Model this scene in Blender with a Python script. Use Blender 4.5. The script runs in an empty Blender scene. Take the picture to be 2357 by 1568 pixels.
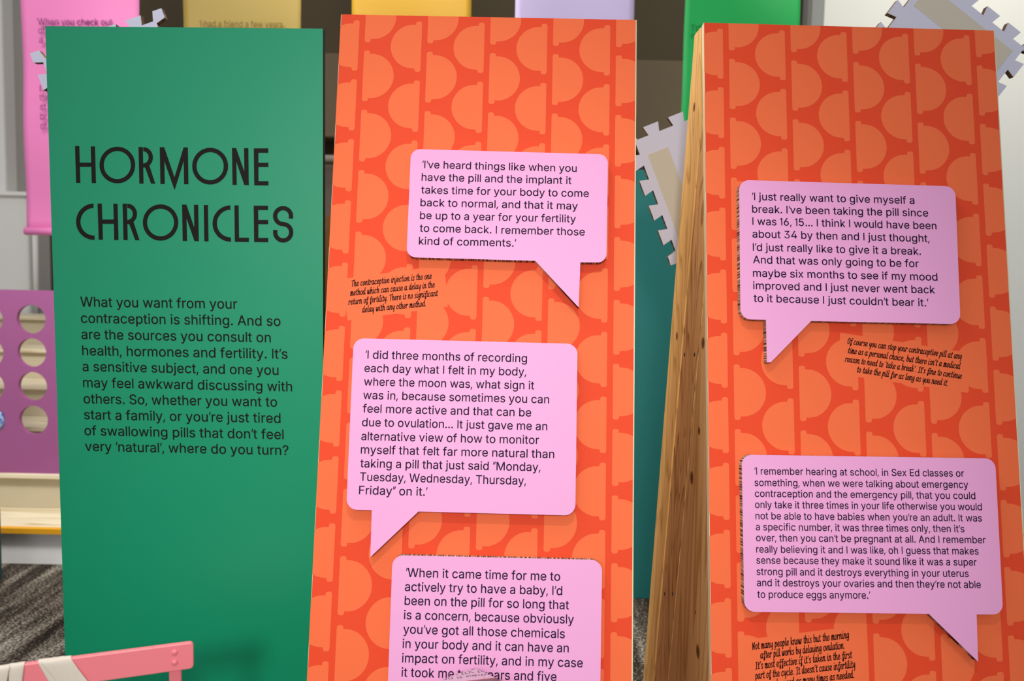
import bpy, bmesh, math, random
from mathutils import Vector, Matrix
from mathutils.geometry import tessellate_polygon, delaunay_2d_cdt
random.seed(4)
S = bpy.context.scene
COL = S.collection
# ---------------------------------------------------------------- camera, world, lights, exposure
CH = 1.30
F = 1833.0
PITCH = math.radians(4.333)
ROLL = math.radians(1.2637)
_f = Vector((0, math.cos(PITCH), -math.sin(PITCH)))
_u0 = Vector((0, math.sin(PITCH), math.cos(PITCH)))
_r0 = Vector((1, 0, 0))
RI = _r0 * math.cos(ROLL) + _u0 * math.sin(ROLL)
UP = -_r0 * math.sin(ROLL) + _u0 * math.cos(ROLL)
CAM = Vector((0, 0, CH))
cam = bpy.data.objects.new('camera', bpy.data.cameras.new('camera'))
COL.objects.link(cam)
cam.matrix_world = Matrix.Translation(CAM) @ Matrix((RI, UP, -_f)).transposed().to_4x4()
cam.data.sensor_width = 36
cam.data.lens = F / 2357 * 36
cam.data.clip_start = .01
cam.data.dof.use_dof = True
cam.data.dof.focus_distance = 1.62
cam.data.dof.aperture_fstop = 3.8
S.camera = cam

world = bpy.data.worlds.new('world')
S.world = world
world.use_nodes = True
world.node_tree.nodes['Background'].inputs[0].default_value = (.92, .95, 1, 1)
world.node_tree.nodes['Background'].inputs[1].default_value = .46
S.view_settings.view_transform = 'Standard'
S.view_settings.look = 'None'
S.view_settings.exposure = 0.0
S.view_settings.gamma = 1
S.view_settings.use_curve_mapping = False


def light(name, kind, loc, target, power, color=(1, 1, 1), **kw):
    l = bpy.data.lights.new(name, kind)
    l.energy = power
    l.color = color
    for k, v in kw.items():
        setattr(l, k, v)
    o = bpy.data.objects.new(name, l)
    o.location = loc
    o.rotation_euler = (Vector(target) - Vector(loc)).to_track_quat('-Z', 'Y').to_euler()
    COL.objects.link(o)
    return o


light('front_spot', 'SPOT', (-.12, -1.5, 2.0), (-.10, 1.5, .92), 170, (1, .975, .95), spot_size=math.radians(48), spot_blend=1.0, shadow_soft_size=.14)
light('ceiling_spot', 'SPOT', (.05, .05, 3.4), (-.02, 1.36, .18), 92, (1, .98, .95), spot_size=math.radians(50), spot_blend=1.0, shadow_soft_size=.045)
light('sheen_fill', 'AREA', (-1.3, -2.2, 1.75), (-.2, 1.5, 1.2), 20, (.93, .97, 1), shape='RECTANGLE', size=1.4, size_y=1.1)  # unseen fill added behind the camera for sheen on the green panel, no window
light('rear_fill', 'AREA', (-.8, 2.5, 3.3), (.2, 2.5, .6), 62, (1, .98, .95), shape='RECTANGLE', size=3.6, size_y=1.0)  # added fill from above, brightens the timber, cards and teal board
light('stair_fill', 'SPOT', (-1.5, 2.1, 2.7), (-2.3, 3.9, .35), 150, (1, .97, .92), spot_size=math.radians(44), spot_blend=.5, shadow_soft_size=.2)  # extra source put in to lift the steps
light('left_fill', 'AREA', (-2.0, 2.0, 3.2), (-2.4, 4.2, .9), 36, (1, .98, .95), shape='RECTANGLE', size=.8, size_y=.5)  # added fill for the white pilaster and steps at left
light('gap_fill', 'SPOT', (.55, 2.75, 3.3), (.45, 2.75, 0), 150, (1, .98, .95), spot_size=math.radians(34), spot_blend=.6, shadow_soft_size=.1)  # added to lighten the carpet in the gap between the orange panels
light('right_wall_fill', 'AREA', (1.9, 3.6, 3.4), (2.2, 4.5, 1.6), 12, (1, .95, .82), shape='RECTANGLE', size=.6, size_y=.4)  # invented warm fill that brightens the right wall, no fitting there


# ---------------------------------------------------------------- helpers
def ray(px, py):
    return (_f + RI * ((px - 1178.5) / F) + UP * ((784 - py) / F)).normalized()


def atY(px, py, Y):
    d = ray(px, py)
    return CAM + d * (Y / d.y)


class Plane:
    def __init__(s, org, u, v):
        s.o = Vector(org)
        s.u = Vector(u).normalized()
        s.v = Vector(v).normalized()          # v runs down the face
        s.n = s.v.cross(s.u).normalized()     # towards the viewer
        if s.n.y > 0:
            s.n = -s.n

    def off(s, t):
        return Plane(s.o + s.n * t, s.u, s.v)

    def uv(s, px, py):
        d = ray(px, py)
        t = (s.o - CAM).dot(s.n) / d.dot(s.n)
        X = CAM + d * t - s.o
        return (X.dot(s.u), X.dot(s.v))

    def P(s, u, v, t=0):
        return s.o + s.u * u + s.v * v + s.n * t


def tilted(px, py, dist_fwd, yaw, lean):
    d = _f + RI * ((px - 1178.5) / F) + UP * ((784 - py) / F)
    o = CAM + d * dist_fwd
    yw, le = math.radians(yaw), math.radians(lean)
    u = Vector((math.cos(yw), math.sin(yw), 0))
    b = Vector((-math.sin(yw), math.cos(yw), 0))
    return Plane(o, u, Vector((0, 0, -1)) * math.cos(le) - b * math.sin(le)), b


def srgb(h):
    r = []
    for i in (0, 2, 4):
        c = int(h[i:i + 2], 16) / 255
        r.append(c / 12.92 if c <= .04045 else ((c + .055) / 1.055) ** 2.4)
    return tuple(r) + (1,)


def mat(name, color, rough=.5, spec=.4, noise=0.0, nscale=20, bump=0.0, bscale=80, **kw):
    m = bpy.data.materials.new(name)
    m.use_nodes = True
    nt = m.node_tree
    b = nt.nodes['Principled BSDF']
    c = srgb(color) if isinstance(color, str) else tuple(color) + (1,)
    b.inputs['Base Color'].default_value = c
    b.inputs['Roughness'].default_value = rough
    b.inputs['Specular IOR Level'].default_value = spec
    for k, v in kw.items():
        b.inputs[k].default_value = v
    tc = nt.nodes.new('ShaderNodeTexCoord')
    if noise:
        n = nt.nodes.new('ShaderNodeTexNoise')
        n.inputs['Scale'].default_value = nscale
        n.inputs['Detail'].default_value = 4
        nt.links.new(tc.outputs['Object'], n.inputs['Vector'])
        mx = nt.nodes.new('ShaderNodeMix')
        mx.data_type = 'RGBA'
        mx.inputs[6].default_value = tuple(x * (1 - noise) for x in c[:3]) + (1,)
        mx.inputs[7].default_value = tuple(min(1, x * (1 + noise)) for x in c[:3]) + (1,)
        nt.links.new(n.outputs['Fac'], mx.inputs[0])
        nt.links.new(mx.outputs[2], b.inputs['Base Color'])
    if bump:
        n = nt.nodes.new('ShaderNodeTexNoise')
        n.inputs['Scale'].default_value = bscale
        nt.links.new(tc.outputs['Object'], n.inputs['Vector'])
        bp = nt.nodes.new('ShaderNodeBump')
        bp.inputs['Strength'].default_value = bump
        bp.inputs['Distance'].default_value = .002
        nt.links.new(n.outputs['Fac'], bp.inputs['Height'])
        nt.links.new(bp.outputs['Normal'], b.inputs['Normal'])
    return m


def ramp(nt, stops):
    r = nt.nodes.new('ShaderNodeValToRGB')
    e = r.color_ramp.elements
    while len(e) < len(stops):
        e.new(.5)
    for i, (p, c) in enumerate(stops):
        e[i].position = p
        e[i].color = srgb(c) if isinstance(c, str) else c
    return r


def mat_wave(name, c1, c2, direction, scale, dist=1.5, rough=.8, lo=.35, hi=.6):
    """stripes across a direction of object space"""
    m = mat(name, c1, rough, .2)
    nt = m.node_tree
    b = nt.nodes['Principled BSDF']
    tc = nt.nodes.new('ShaderNodeTexCoord')
    dp = nt.nodes.new('ShaderNodeVectorMath')
    dp.operation = 'DOT_PRODUCT'
    dp.inputs[1].default_value = direction
    nt.links.new(tc.outputs['Object'], dp.inputs[0])
    cx = nt.nodes.new('ShaderNodeCombineXYZ')
    nt.links.new(dp.outputs['Value'], cx.inputs[0])
    nn = nt.nodes.new('ShaderNodeTexNoise')
    nn.inputs['Scale'].default_value = scale
    nn.inputs['Detail'].default_value = 3
    nt.links.new(cx.outputs[0], nn.inputs['Vector'])
    r = ramp(nt, [(lo, c1), (hi, c2)])
    nt.links.new(nn.outputs['Fac'], r.inputs[0])
    nt.links.new(r.outputs[0], b.inputs['Base Color'])
    return m


def wood(name, base, dark, axis, scale=1.0, knots=()):
    """grain running along axis (object space); knots are (x,y,z,r)"""
    m = mat(name, base, .55, .3)
    nt = m.node_tree
    b = nt.nodes['Principled BSDF']
    tc = nt.nodes.new('ShaderNodeTexCoord')
    a = Vector(axis).normalized()
    # squeeze along the grain
    dp = nt.nodes.new('ShaderNodeVectorMath'); dp.operation = 'DOT_PRODUCT'; dp.inputs[1].default_value = a
    nt.links.new(tc.outputs['Object'], dp.inputs[0])
    sc = nt.nodes.new('ShaderNodeVectorMath'); sc.operation = 'SCALE'; sc.inputs[0].default_value = a * -.93
    nt.links.new(dp.outputs['Value'], sc.inputs['Scale'])
    ad = nt.nodes.new('ShaderNodeVectorMath'); ad.operation = 'ADD'
    nt.links.new(tc.outputs['Object'], ad.inputs[0]); nt.links.new(sc.outputs[0], ad.inputs[1])
    n = nt.nodes.new('ShaderNodeTexNoise'); n.inputs['Scale'].default_value = 9 * scale; n.inputs['Detail'].default_value = 1
    n.inputs['Distortion'].default_value = .4
    nt.links.new(ad.outputs[0], n.inputs['Vector'])
    mu = nt.nodes.new('ShaderNodeMath'); mu.operation = 'MULTIPLY'; mu.inputs[1].default_value = 9
    nt.links.new(n.outputs['Fac'], mu.inputs[0])
    fr = nt.nodes.new('ShaderNodeMath'); fr.operation = 'FRACT'
    nt.links.new(mu.outputs[0], fr.inputs[0])
    r = ramp(nt, [(0.0, base), (.62, base), (.9, dark), (1.0, base)])
    nt.links.new(fr.outputs[0], r.inputs[0])
    n2 = nt.nodes.new('ShaderNodeTexNoise'); n2.inputs['Scale'].default_value = 60; n2.inputs['Detail'].default_value = 3
    nt.links.new(ad.outputs[0], n2.inputs['Vector'])
    mx = nt.nodes.new('ShaderNodeMix'); mx.data_type = 'RGBA'; mx.blend_type = 'MULTIPLY'; mx.inputs[0].default_value = .35
    r2 = ramp(nt, [(.3, (.6, .55, .5, 1)), (.7, (1, 1, 1, 1))])
    nt.links.new(n2.outputs['Fac'], r2.inputs[0])
    nt.links.new(r.outputs[0], mx.inputs[6]); nt.links.new(r2.outputs[0], mx.inputs[7])
    out = mx.outputs[2]
    for (kx, ky, kz, kr) in knots:
        ds = nt.nodes.new('ShaderNodeVectorMath'); ds.operation = 'DISTANCE'
        nt.links.new(tc.outputs['Object'], ds.inputs[0]); ds.inputs[1].default_value = (kx, ky, kz)
        dv = nt.nodes.new('ShaderNodeMath'); dv.operation = 'DIVIDE'; dv.inputs[1].default_value = kr
        nt.links.new(ds.outputs['Value'], dv.inputs[0])
        rr = ramp(nt, [(0, '3A2110'), (.35, '4E2E18'), (.75, 'A87345'), (1, (1, 1, 1, 1))])
        nt.links.new(dv.outputs[0], rr.inputs[0])
        m2 = nt.nodes.new('ShaderNodeMix'); m2.data_type = 'RGBA'; m2.blend_type = 'MULTIPLY'; m2.inputs[0].default_value = .9
        nt.links.new(out, m2.inputs[6]); nt.links.new(rr.outputs[0], m2.inputs[7])
        out = m2.outputs[2]
    nt.links.new(out, b.inputs['Base Color'])
    return m


def link(name, me, m, parent=None, smooth=False):
    o = bpy.data.objects.new(name, me)
    COL.objects.link(o)
    if m:
        for x in (m if isinstance(m, (list, tuple)) else [m]):
            me.materials.append(x)
    if parent:
        o.parent = parent
    if smooth:
        for p in me.polygons:
            p.use_smooth = True
    return o


def mesh(name, verts, faces, m, parent=None, smooth=False, origin=None):
    """world-space verts; object origin put at 'origin' (or the mesh centre)"""
    verts = [Vector(v) for v in verts]
    if parent is not None:
        base, pp = Vector((0, 0, 0)), parent
        while pp is not None:
            base = base + pp.location
            pp = pp.parent
        verts = [v - base for v in verts]
        loc = Vector((0, 0, 0))
    else:
        loc = Vector(origin) if origin is not None else sum(verts, Vector()) / len(verts)
        verts = [v - loc for v in verts]
    me = bpy.data.meshes.new(name)
    me.from_pydata(verts, [], faces)
    me.update()
    o = link(name, me, m, parent, smooth)
    o.location = loc
    return o


def fix_normals(o):
    bm = bmesh.new(); bm.from_mesh(o.data)
    bmesh.ops.recalc_face_normals(bm, faces=bm.faces)
    bm.to_mesh(o.data); bm.free()


def bevel(o, w, seg=2):
    md = o.modifiers.new('bevel', 'BEVEL')
    md.width = w; md.segments = seg; md.limit_method = 'ANGLE'; md.angle_limit = math.radians(40)
    return o


def box(name, p0, p1, m, parent=None, bev=0, **kw):
    (x0, y0, z0), (x1, y1, z1) = p0, p1
    v = [(x0, y0, z0), (x1, y0, z0), (x1, y1, z0), (x0, y1, z0), (x0, y0, z1), (x1, y0, z1), (x1, y1, z1), (x0, y1, z1)]
    f = [(0, 3, 2, 1), (4, 5, 6, 7), (0, 1, 5, 4), (1, 2, 6, 5), (2, 3, 7, 6), (3, 0, 4, 7)]
    o = mesh(name, v, f, m, parent, **kw)
    if bev:
        bevel(o, bev)
    return o


def prism(name, pl, poly, t0, t1, m, parent=None, bev=0, **kw):
    """polygon in plane uv, extruded from t0 (back) to t1 (front)"""
    n = len(poly)
    v = [pl.P(a, b, t1) for a, b in poly] + [pl.P(a, b, t0) for a, b in poly]
    f = [tuple(range(n)), tuple(range(2 * n - 1, n - 1, -1))]
    for i in range(n):
        j = (i + 1) % n
        f.append((i, n + i, n + j, j))
    o = mesh(name, v, f, m, parent, **kw)
    fix_normals(o)
    if bev:
        bevel(o, bev)
    return o


def tube(name, pts, r, m, parent=None, n=12, **kw):
    pts = [Vector(p) for p in pts]
    v, f = [], []
    for i, p in enumerate(pts):
        t = (pts[min(i + 1, len(pts) - 1)] - pts[max(i - 1, 0)]).normalized()
        a = t.orthogonal().normalized() if i == 0 else (a - t * a.dot(t)).normalized()
        b = t.cross(a)
        for k in range(n):
            an = 2 * math.pi * k / n
            v.append(p + (a * math.cos(an) + b * math.sin(an)) * r)
    for i in range(len(pts) - 1):
        for k in range(n):
            f.append((i * n + k, i * n + (k + 1) % n, (i + 1) * n + (k + 1) % n, (i + 1) * n + k))
    f.append(tuple(range(n - 1, -1, -1))); f.append(tuple(range((len(pts) - 1) * n, len(pts) * n)))
    o = mesh(name, v, f, m, parent, smooth=True, **kw)
    fix_normals(o)
    return o


def empty(name, loc, label, cat, group=None):
    o = bpy.data.objects.new(name, None)
    o.location = loc
    COL.objects.link(o)
    bpy.context.view_layer.update()
    o['label'] = label; o['category'] = cat
    if group:
        o['group'] = group
    return o


def tag(o, label, cat, group=None):
    o['label'] = label; o['category'] = cat
    if group:
        o['group'] = group
    return o


def struct(o):
    o['kind'] = 'structure'
    return o


def rounded(poly, radii, seg=7):
    out = []
    n = len(poly)
    for i, p in enumerate(poly):
        r = radii[i]
        if not r:
            out.append(p); continue
        P, A, B = Vector(p), Vector(poly[i - 1]), Vector(poly[(i + 1) % n])
        a, b = (A - P).normalized(), (B - P).normalized()
        ang = a.angle(b)
        d = r / math.tan(ang / 2)
        c = P + (a + b).normalized() * (r / math.sin(ang / 2))
        s, e = P + a * d - c, P + b * d - c
        tot = s.angle_signed(e)
        for k in range(seg + 1):
            t = -tot * k / seg
            out.append(tuple(c + Vector((s.x * math.cos(t) - s.y * math.sin(t), s.x * math.sin(t) + s.y * math.cos(t)))))
    return out


def flat(name, pl, polys, t, m, parent, holes=True):
    """flat print: list of outline groups (each a list of contours) on plane at height t"""
    v, f = [], []
    for g in polys:
        b = len(v)
        cs = [[Vector((x, y, 0)) for x, y in c] for c in g]
        for tri in tessellate_polygon(cs):
            f.append(tuple(b + k for k in tri))
        for c in g:
            v += [pl.P(x, y, t) for x, y in c]
    # orient towards the viewer
    ff = []
    for a, b_, c in f:
        n = (v[b_] - v[a]).cross(v[c] - v[a])
        ff.append((a, b_, c) if n.dot(pl.n) > 0 else (a, c, b_))
    return mesh(name, v, ff, m, parent)


FONT = {
 'a': (389, ['160,-9 126,-5 94,5 68,22 48,45 35,73 30,108 34,138 43,161 58,179 78,193 125,211 178,220 234,227 265,235 273,243 276,255 276,257 273,279 267,297 256,311 240,322 220,329 196,331 171,329 149,322 118,301 100,274 41,291 57,322 79,346 104,364 133,375 163,382 194,384 239,379 286,360 306,343 322,320 333,290 337,251 337,0 277,0 277,52 272,52 252,25 215,1 190,-6', '170,45 202,49 228,59 248,74 263,93 272,115 276,138 276,190 259,182 231,176 200,171 175,168 134,159 117,150 103,139 95,124 92,105 94,87 102,72 114,61 130,52']),
 'b': (424, ['229,-8 198,-5 172,4 138,31 118,59 112,59 112,0 53,0 53,509 114,509 114,319 118,319 137,346 171,373 197,381 229,384 259,382 287,374 313,361 335,342 354,320 370,293 381,261 388,227 390,189 388,151 381,116 370,84 355,57 336,34 313,16 288,3 260,-6', '220,47 253,51 279,66 301,88 316,117 325,151 328,189 325,227 316,261 301,290 280,311 253,325 220,330 188,325 161,312 140,291 125,263 116,229 113,189 116,150 125,115 140,86 162,65 188,51']),
 'c': (396, ['207,-8 174,-5 144,3 117,16 93,35 72,58 56,85 44,116 37,150 34,187 37,225 44,260 56,291 72,318 93,341 117,360 144,374 174,382 207,384 260,377 305,356 340,322 362,277 303,262 290,289 270,311 242,325 207,330 173,325 145,310 124,287 108,258 99,224 96,187 99,151 108,117 124,89 145,66 173,51 207,46 243,52 271,66 292,89 304,117 363,102 354,78 341,56 306,21 261,-1']),
 'd': (424, ['195,-8 165,-6 137,3 111,16 89,34 70,57 55,84 43,116 36,151 34,189 36,227 43,261 55,293 70,320 89,342 112,361 137,374 165,382 196,384 228,381 253,373 287,346 306,319 311,319 311,509 372,509 372,0 313,0 313,59 307,59 287,31 252,4 227,-5', '205,47 236,51 263,65 284,86 299,115 309,150 312,189 309,229 300,263 284,291 263,312 237,325 205,330 172,325 145,311 124,290 108,261 99,227 96,189 99,151 109,117 124,88 145,66 172,51']),
 'e': (404, ['212,-8 177,-5 145,3 117,16 92,35 72,58 56,85 44,116 37,150 34,187 36,224 44,258 55,290 71,317 91,340 115,359 142,373 172,382 205,384 236,382 266,374 294,361 319,341 341,315 357,282 365,256 370,227 371,194 371,169 75,169 75,221 338,221 310,202 307,237 298,269 283,294 263,314 237,326 205,330 173,326 146,313 125,294 109,270 99,241 96,211 96,178 100,139 110,106 128,80 151,61 179,50 212,46 254,53 285,73 306,105 365,91 353,63 335,39 311,19 283,4 249,-5']),
 'f': (254, ['228,379 228,327 6,327 6,379', '81,0 81,432 84,461 96,486 113,505 135,519 161,527 187,530 222,527 243,521 227,468 215,472 195,474 171,470 154,460 145,443 142,419 142,0']),
 'g': (425, ['207,-151 168,-148 134,-140 105,-127 82,-110 64,-91 51,-69 101,-41 122,-66 154,-88 178,-95 207,-97 249,-92 282,-75 304,-47 311,-6 311,68 306,68 287,41 252,16 227,8 195,5 165,7 138,14 113,27 90,43 71,65 55,90 43,120 36,154 34,191 36,229 43,263 55,293 71,320 90,342 112,361 138,374 166,382 196,384 228,382 253,373 288,346 308,319 313,319 313,379 372,379 372,-9 370,-40 363,-67 350,-90 324,-117 291,-136 265,-144 237,-149', '205,59 237,63 264,75 285,95 300,121 309,154 312,193 309,231 300,264 285,291 264,312 237,325 205,330 172,325 145,312 124,290 109,262 99,229 96,193 99,155 109,123 124,96 145,76 172,63']),
 'h': (410, ['114,227 114,0 53,0 53,509 114,509 114,287 102,287 116,319 132,344 152,362 187,379 227,384 264,380 295,369 321,349 341,321 350,298 355,271 357,240 357,0 296,0 296,235 290,275 273,304 246,323 210,329 184,326 161,317 141,303 126,283 117,257']),
 'i': (167, ['53,0 53,379 114,379 114,0', '84,443 67,446 54,455 44,468 41,483 44,499 54,512 67,521 84,524 100,521 114,512 123,499 126,483 123,468 114,455 100,446']),
 'j': (167, ['53,379 114,379 114,-30 111,-63 102,-90 86,-113 65,-129 37,-139 4,-143 -10,-143 -10,-87 2,-87 25,-83 40,-72 50,-54 53,-29', '83,443 67,446 53,455 44,468 41,483 44,499 53,512 67,521 83,524 100,521 114,512 123,499 126,483 123,468 114,455 100,446']),
 'k': (381, ['110,137 110,212 121,212 284,379 360,379 184,199 177,199', '53,0 53,509 114,509 114,0', '294,0 148,186 191,229 372,0']),
 'l': (189, ['139,-2 101,3 74,20 58,47 53,84 53,509 114,509 114,99 115,77 120,62 130,54 146,52 160,53 170,54 181,3 162,-1']),
 'm': (610, ['53,0 53,379 112,379 112,295 108,295 118,323 132,346 151,363 172,376 195,384 219,386 257,380 287,361 309,331 321,295 312,295 322,321 337,343 357,361 381,375 407,383 437,386 468,383 497,372 522,354 541,328 553,296 557,255 557,0 496,0 496,254 490,289 473,313 447,326 419,330 395,328 374,320 358,307 345,290 338,270 335,247 335,0 274,0 274,260 269,288 253,311 229,326 199,330 178,328 158,320 140,307 126,289 117,266 114,238 114,0']),
 'n': (410, ['114,227 114,0 53,0 53,379 112,379 112,287 102,287 116,319 132,344 152,362 187,379 227,384 264,380 295,369 321,349 341,321 350,298 355,271 357,240 357,0 296,0 296,235 290,275 273,304 246,323 210,329 184,326 161,317 141,303 126,283 117,257']),
 'o': (415, ['207,-8 174,-5 144,3 117,16 93,35 72,58 56,85 44,116 37,150 34,187 37,225 44,260 56,291 72,318 93,341 117,360 144,374 174,382 207,384 241,382 271,374 299,360 323,341 343,318 359,291 371,260 379,225 381,187 379,150 371,116 359,85 343,58 323,35 299,16 271,3 241,-5', '207,46 242,51 270,66 292,89 307,117 316,151 319,187 316,224 307,258 292,287 270,310 242,325 207,330 173,325 145,310 124,287 108,258 99,224 96,187 99,151 108,117 124,89 145,66 173,51']),
 'p': (424, ['53,-143 53,379 112,379 112,319 118,319 137,346 171,373 197,381 229,384 259,382 287,374 313,361 335,342 354,320 370,293 381,261 388,227 390,189 388,151 381,116 370,84 355,57 336,34 313,16 288,3 260,-6 229,-8 198,-5 173,4 138,31 118,59 114,59 114,-143', '220,47 253,51 279,66 301,88 316,117 325,151 328,189 325,227 316,261 301,290 280,311 253,325 220,330 188,325 161,312 140,291 125,263 116,229 113,189 116,150 125,115 140,86 162,65 188,51']),
 'q': (424, ['372,-143 311,-143 311,59 306,59 287,31 252,4 227,-5 195,-8 165,-6 137,3 111,16 89,34 70,57 55,84 43,116 36,151 34,189 36,227 43,261 55,293 70,320 89,342 112,361 137,374 165,382 196,384 228,381 253,373 287,346 307,319 313,319 313,379 372,379', '205,47 236,51 263,65 284,86 299,115 309,150 312,189 309,229 300,263 284,291 263,312 237,325 205,330 172,325 145,311 124,290 108,261 99,227 96,189 99,151 109,117 124,88 145,66 172,51']),
 'r': (259, ['53,0 53,379 112,379 112,321 115,321 130,347 152,367 181,380 213,385 229,384 243,384 243,322 230,324 207,326 182,323 159,315 140,301 126,284 117,262 114,237 114,0']),
 's': (365, ['182,-8 145,-5 112,3 84,18 62,38 45,63 36,94 94,107 105,79 124,60 150,49 181,45 217,50 244,62 262,81 268,103 265,121 254,136 237,147 212,155 149,170 118,180 92,192 72,208 53,237 47,274 51,305 65,332 87,354 115,370 149,381 187,384 223,381 254,372 279,358 299,339 314,316 324,290 268,277 258,298 243,316 219,328 187,333 156,329 131,317 114,299 109,277 112,258 124,243 144,232 172,223 229,209 261,200 287,187 306,171 325,142 331,107 326,75 312,47 290,24 260,6 223,-5']),
 't': (227, ['204,379 204,327 6,327 6,379', '65,471 126,471 126,98 128,76 136,61 150,53 170,50 185,51 202,54 213,2 192,-3 168,-4 138,-1 113,7 92,21 72,52 65,93']),
 'u': (410, ['182,-5 146,-1 115,11 89,31 69,59 60,82 54,109 53,139 53,379 114,379 114,144 119,105 137,75 164,56 200,50 226,53 249,62 268,77 283,97 293,122 296,153 296,379 357,379 357,0 298,0 298,92 307,92 294,60 277,35 257,17 222,0']),
 'v': (389, ['163,0 17,379 84,379 165,155 187,87 206,21 184,21 203,87 224,155 305,379 371,379 226,0']),
 'w': (567, ['138,0 23,379 87,379 133,214 154,137 175,41 165,41 186,135 206,214 252,379 316,379 362,214 382,136 402,41 391,41 413,135 434,214 480,379 545,379 429,0 368,0 319,172 305,225 291,280 277,338 291,338 277,280 263,225 248,172 199,0']),
 'x': (379, ['21,0 171,218 171,171 29,379 100,379 147,306 179,253 207,206 175,206 202,253 233,306 282,379 352,379 209,169 209,214 358,0 287,0 231,85 200,136 173,182 205,182 178,136 148,85 91,0']),
 'y': (389, ['47,-139 61,-86 71,-87 104,-89 118,-84 130,-74 141,-58 151,-36 163,-1 17,379 84,379 165,155 187,87 206,21 184,21 202,87 224,155 305,379 371,379 204,-58 177,-107 159,-124 139,-136 117,-143 91,-145 65,-143']),
 'z': (380, ['42,0 42,46 254,320 254,323 48,323 48,379 333,379 333,331 126,60 126,56 339,56 339,0']),
 'A': (480, ['16,0 201,509 276,509 463,0 395,0 287,302 264,372 232,478 245,478 213,371 191,302 85,0', '110,142 110,199 370,199 370,142']),
 'B': (456, ['60,0 60,509 241,509 274,507 304,501 329,491 359,469 381,442 394,410 398,374 395,344 387,320 373,301 356,286 315,267 315,262 339,257 363,245 385,227 402,203 414,173 418,136 413,100 400,67 377,39 344,18 317,8 284,2 247,0', '125,57 245,57 281,60 309,67 330,80 349,105 355,137 352,161 342,184 327,203 306,218 279,228 248,231 125,231', '125,285 238,285 265,288 288,296 308,309 323,326 333,348 336,372 330,403 313,429 283,446 240,452 125,452']),
 'C': (510, ['267,-7 225,-3 186,7 150,25 119,49 92,79 70,115 53,157 44,203 40,254 44,305 53,352 70,393 92,429 119,459 150,484 186,501 225,512 267,516 305,513 340,504 373,490 402,471 427,447 448,418 463,385 473,348 408,348 401,373 389,395 357,428 315,449 267,456 237,453 209,445 184,432 161,414 141,391 125,364 113,332 106,295 103,254 106,213 113,177 125,145 141,117 161,94 184,76 210,63 237,56 267,53 315,60 357,81 389,114 408,160 473,160 463,124 448,91 428,62 402,38 373,19 341,5 305,-4']),
 'D': (502, ['219,0 96,0 96,57 215,57 254,60 288,68 318,81 343,99 363,122 379,149 390,181 397,216 399,255 397,294 390,329 379,361 364,388 344,410 320,428 291,441 258,449 221,452 93,452 93,509 225,509 273,505 315,495 353,478 385,455 412,426 433,391 449,351 458,306 462,255 458,205 449,159 433,119 411,83 384,54 351,31 312,14 268,3', '125,509 125,0 60,0 60,509']),
 'E': (419, ['60,0 60,509 372,509 372,452 125,452 125,286 355,286 355,229 125,229 125,57 375,57 375,0']),
 'F': (410, ['60,0 60,509 369,509 369,452 125,452 125,278 346,278 346,221 125,221 125,0']),
 'G': (520, ['269,-7 225,-3 185,7 149,25 118,49 91,79 69,116 53,157 43,203 40,254 43,305 53,352 69,393 91,429 117,459 149,484 184,501 223,512 265,516 304,513 340,504 374,489 403,469 429,445 449,416 465,384 474,349 408,349 387,393 356,427 315,448 265,456 236,453 209,445 183,432 160,414 141,392 125,364 113,332 106,295 103,254 106,213 113,177 125,145 141,117 161,95 184,76 210,63 238,56 269,53 309,57 345,71 374,93 396,123 407,147 413,173 415,202 434,199 283,199 283,256 478,256 478,200 475,160 466,124 451,91 431,62 406,38 377,19 344,5 308,-4']),
 'H': (517, ['60,0 60,509 125,509 125,289 392,289 392,509 457,509 457,0 392,0 392,232 125,232 125,0']),
 'I': (300, ['31,0 31,57 118,57 118,452 31,452 31,509 269,509 269,452 183,452 183,57 269,57 269,0']),
 'J': (396, ['185,-7 143,-2 106,11 75,33 52,63 38,100 33,145 33,173 98,173 98,145 104,104 122,74 149,56 185,50 220,56 248,74 266,104 272,145 272,509 336,509 336,145 332,100 318,63 294,33 263,11 227,-2']),
 'K': (467, ['104,145 104,216 139,261 174,303 212,344 364,509 448,509 231,276 228,276', '60,0 60,509 125,509 125,334 124,225 125,193 125,0', '372,0 188,259 228,309 449,0']),
 'L': (393, ['60,0 60,509 125,509 125,57 361,57 361,0']),
 'M': (628, ['60,0 60,509 152,509 277,187 287,159 299,123 311,84 322,49 307,49 318,83 330,121 342,158 352,187 476,509 568,509 568,0 504,0 504,291 504,327 505,369 506,413 507,457 513,457 498,409 482,363 467,322 456,291 342,0 286,0 170,291 159,321 145,361 129,408 112,457 119,457 120,416 121,372 122,328 122,291 122,0']),
 'N': (523, ['60,0 60,509 136,509 343,183 363,151 388,107 414,55 405,54 401,108 399,157 399,195 399,509 463,509 463,0 387,0 202,290 177,331 148,381 108,452 119,454 122,384 124,328 125,291 125,0']),
 'O': (533, ['267,-7 225,-3 186,7 150,25 119,49 92,79 70,115 53,157 44,203 40,254 44,305 53,352 70,393 92,429 119,459 150,484 186,501 225,512 267,516 309,512 348,501 384,484 415,459 442,429 464,393 480,352 490,305 493,254 490,203 480,157 464,115 442,79 415,49 384,25 348,7 309,-3', '267,53 296,55 324,63 349,76 372,94 392,116 408,144 420,176 428,213 430,254 428,295 420,332 408,365 392,392 372,415 349,433 324,446 296,453 267,456 237,453 210,445 184,433 161,415 142,392 125,364 113,332 106,295 103,254 106,213 113,176 125,144 142,117 161,94 184,76 210,63 237,55']),
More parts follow.
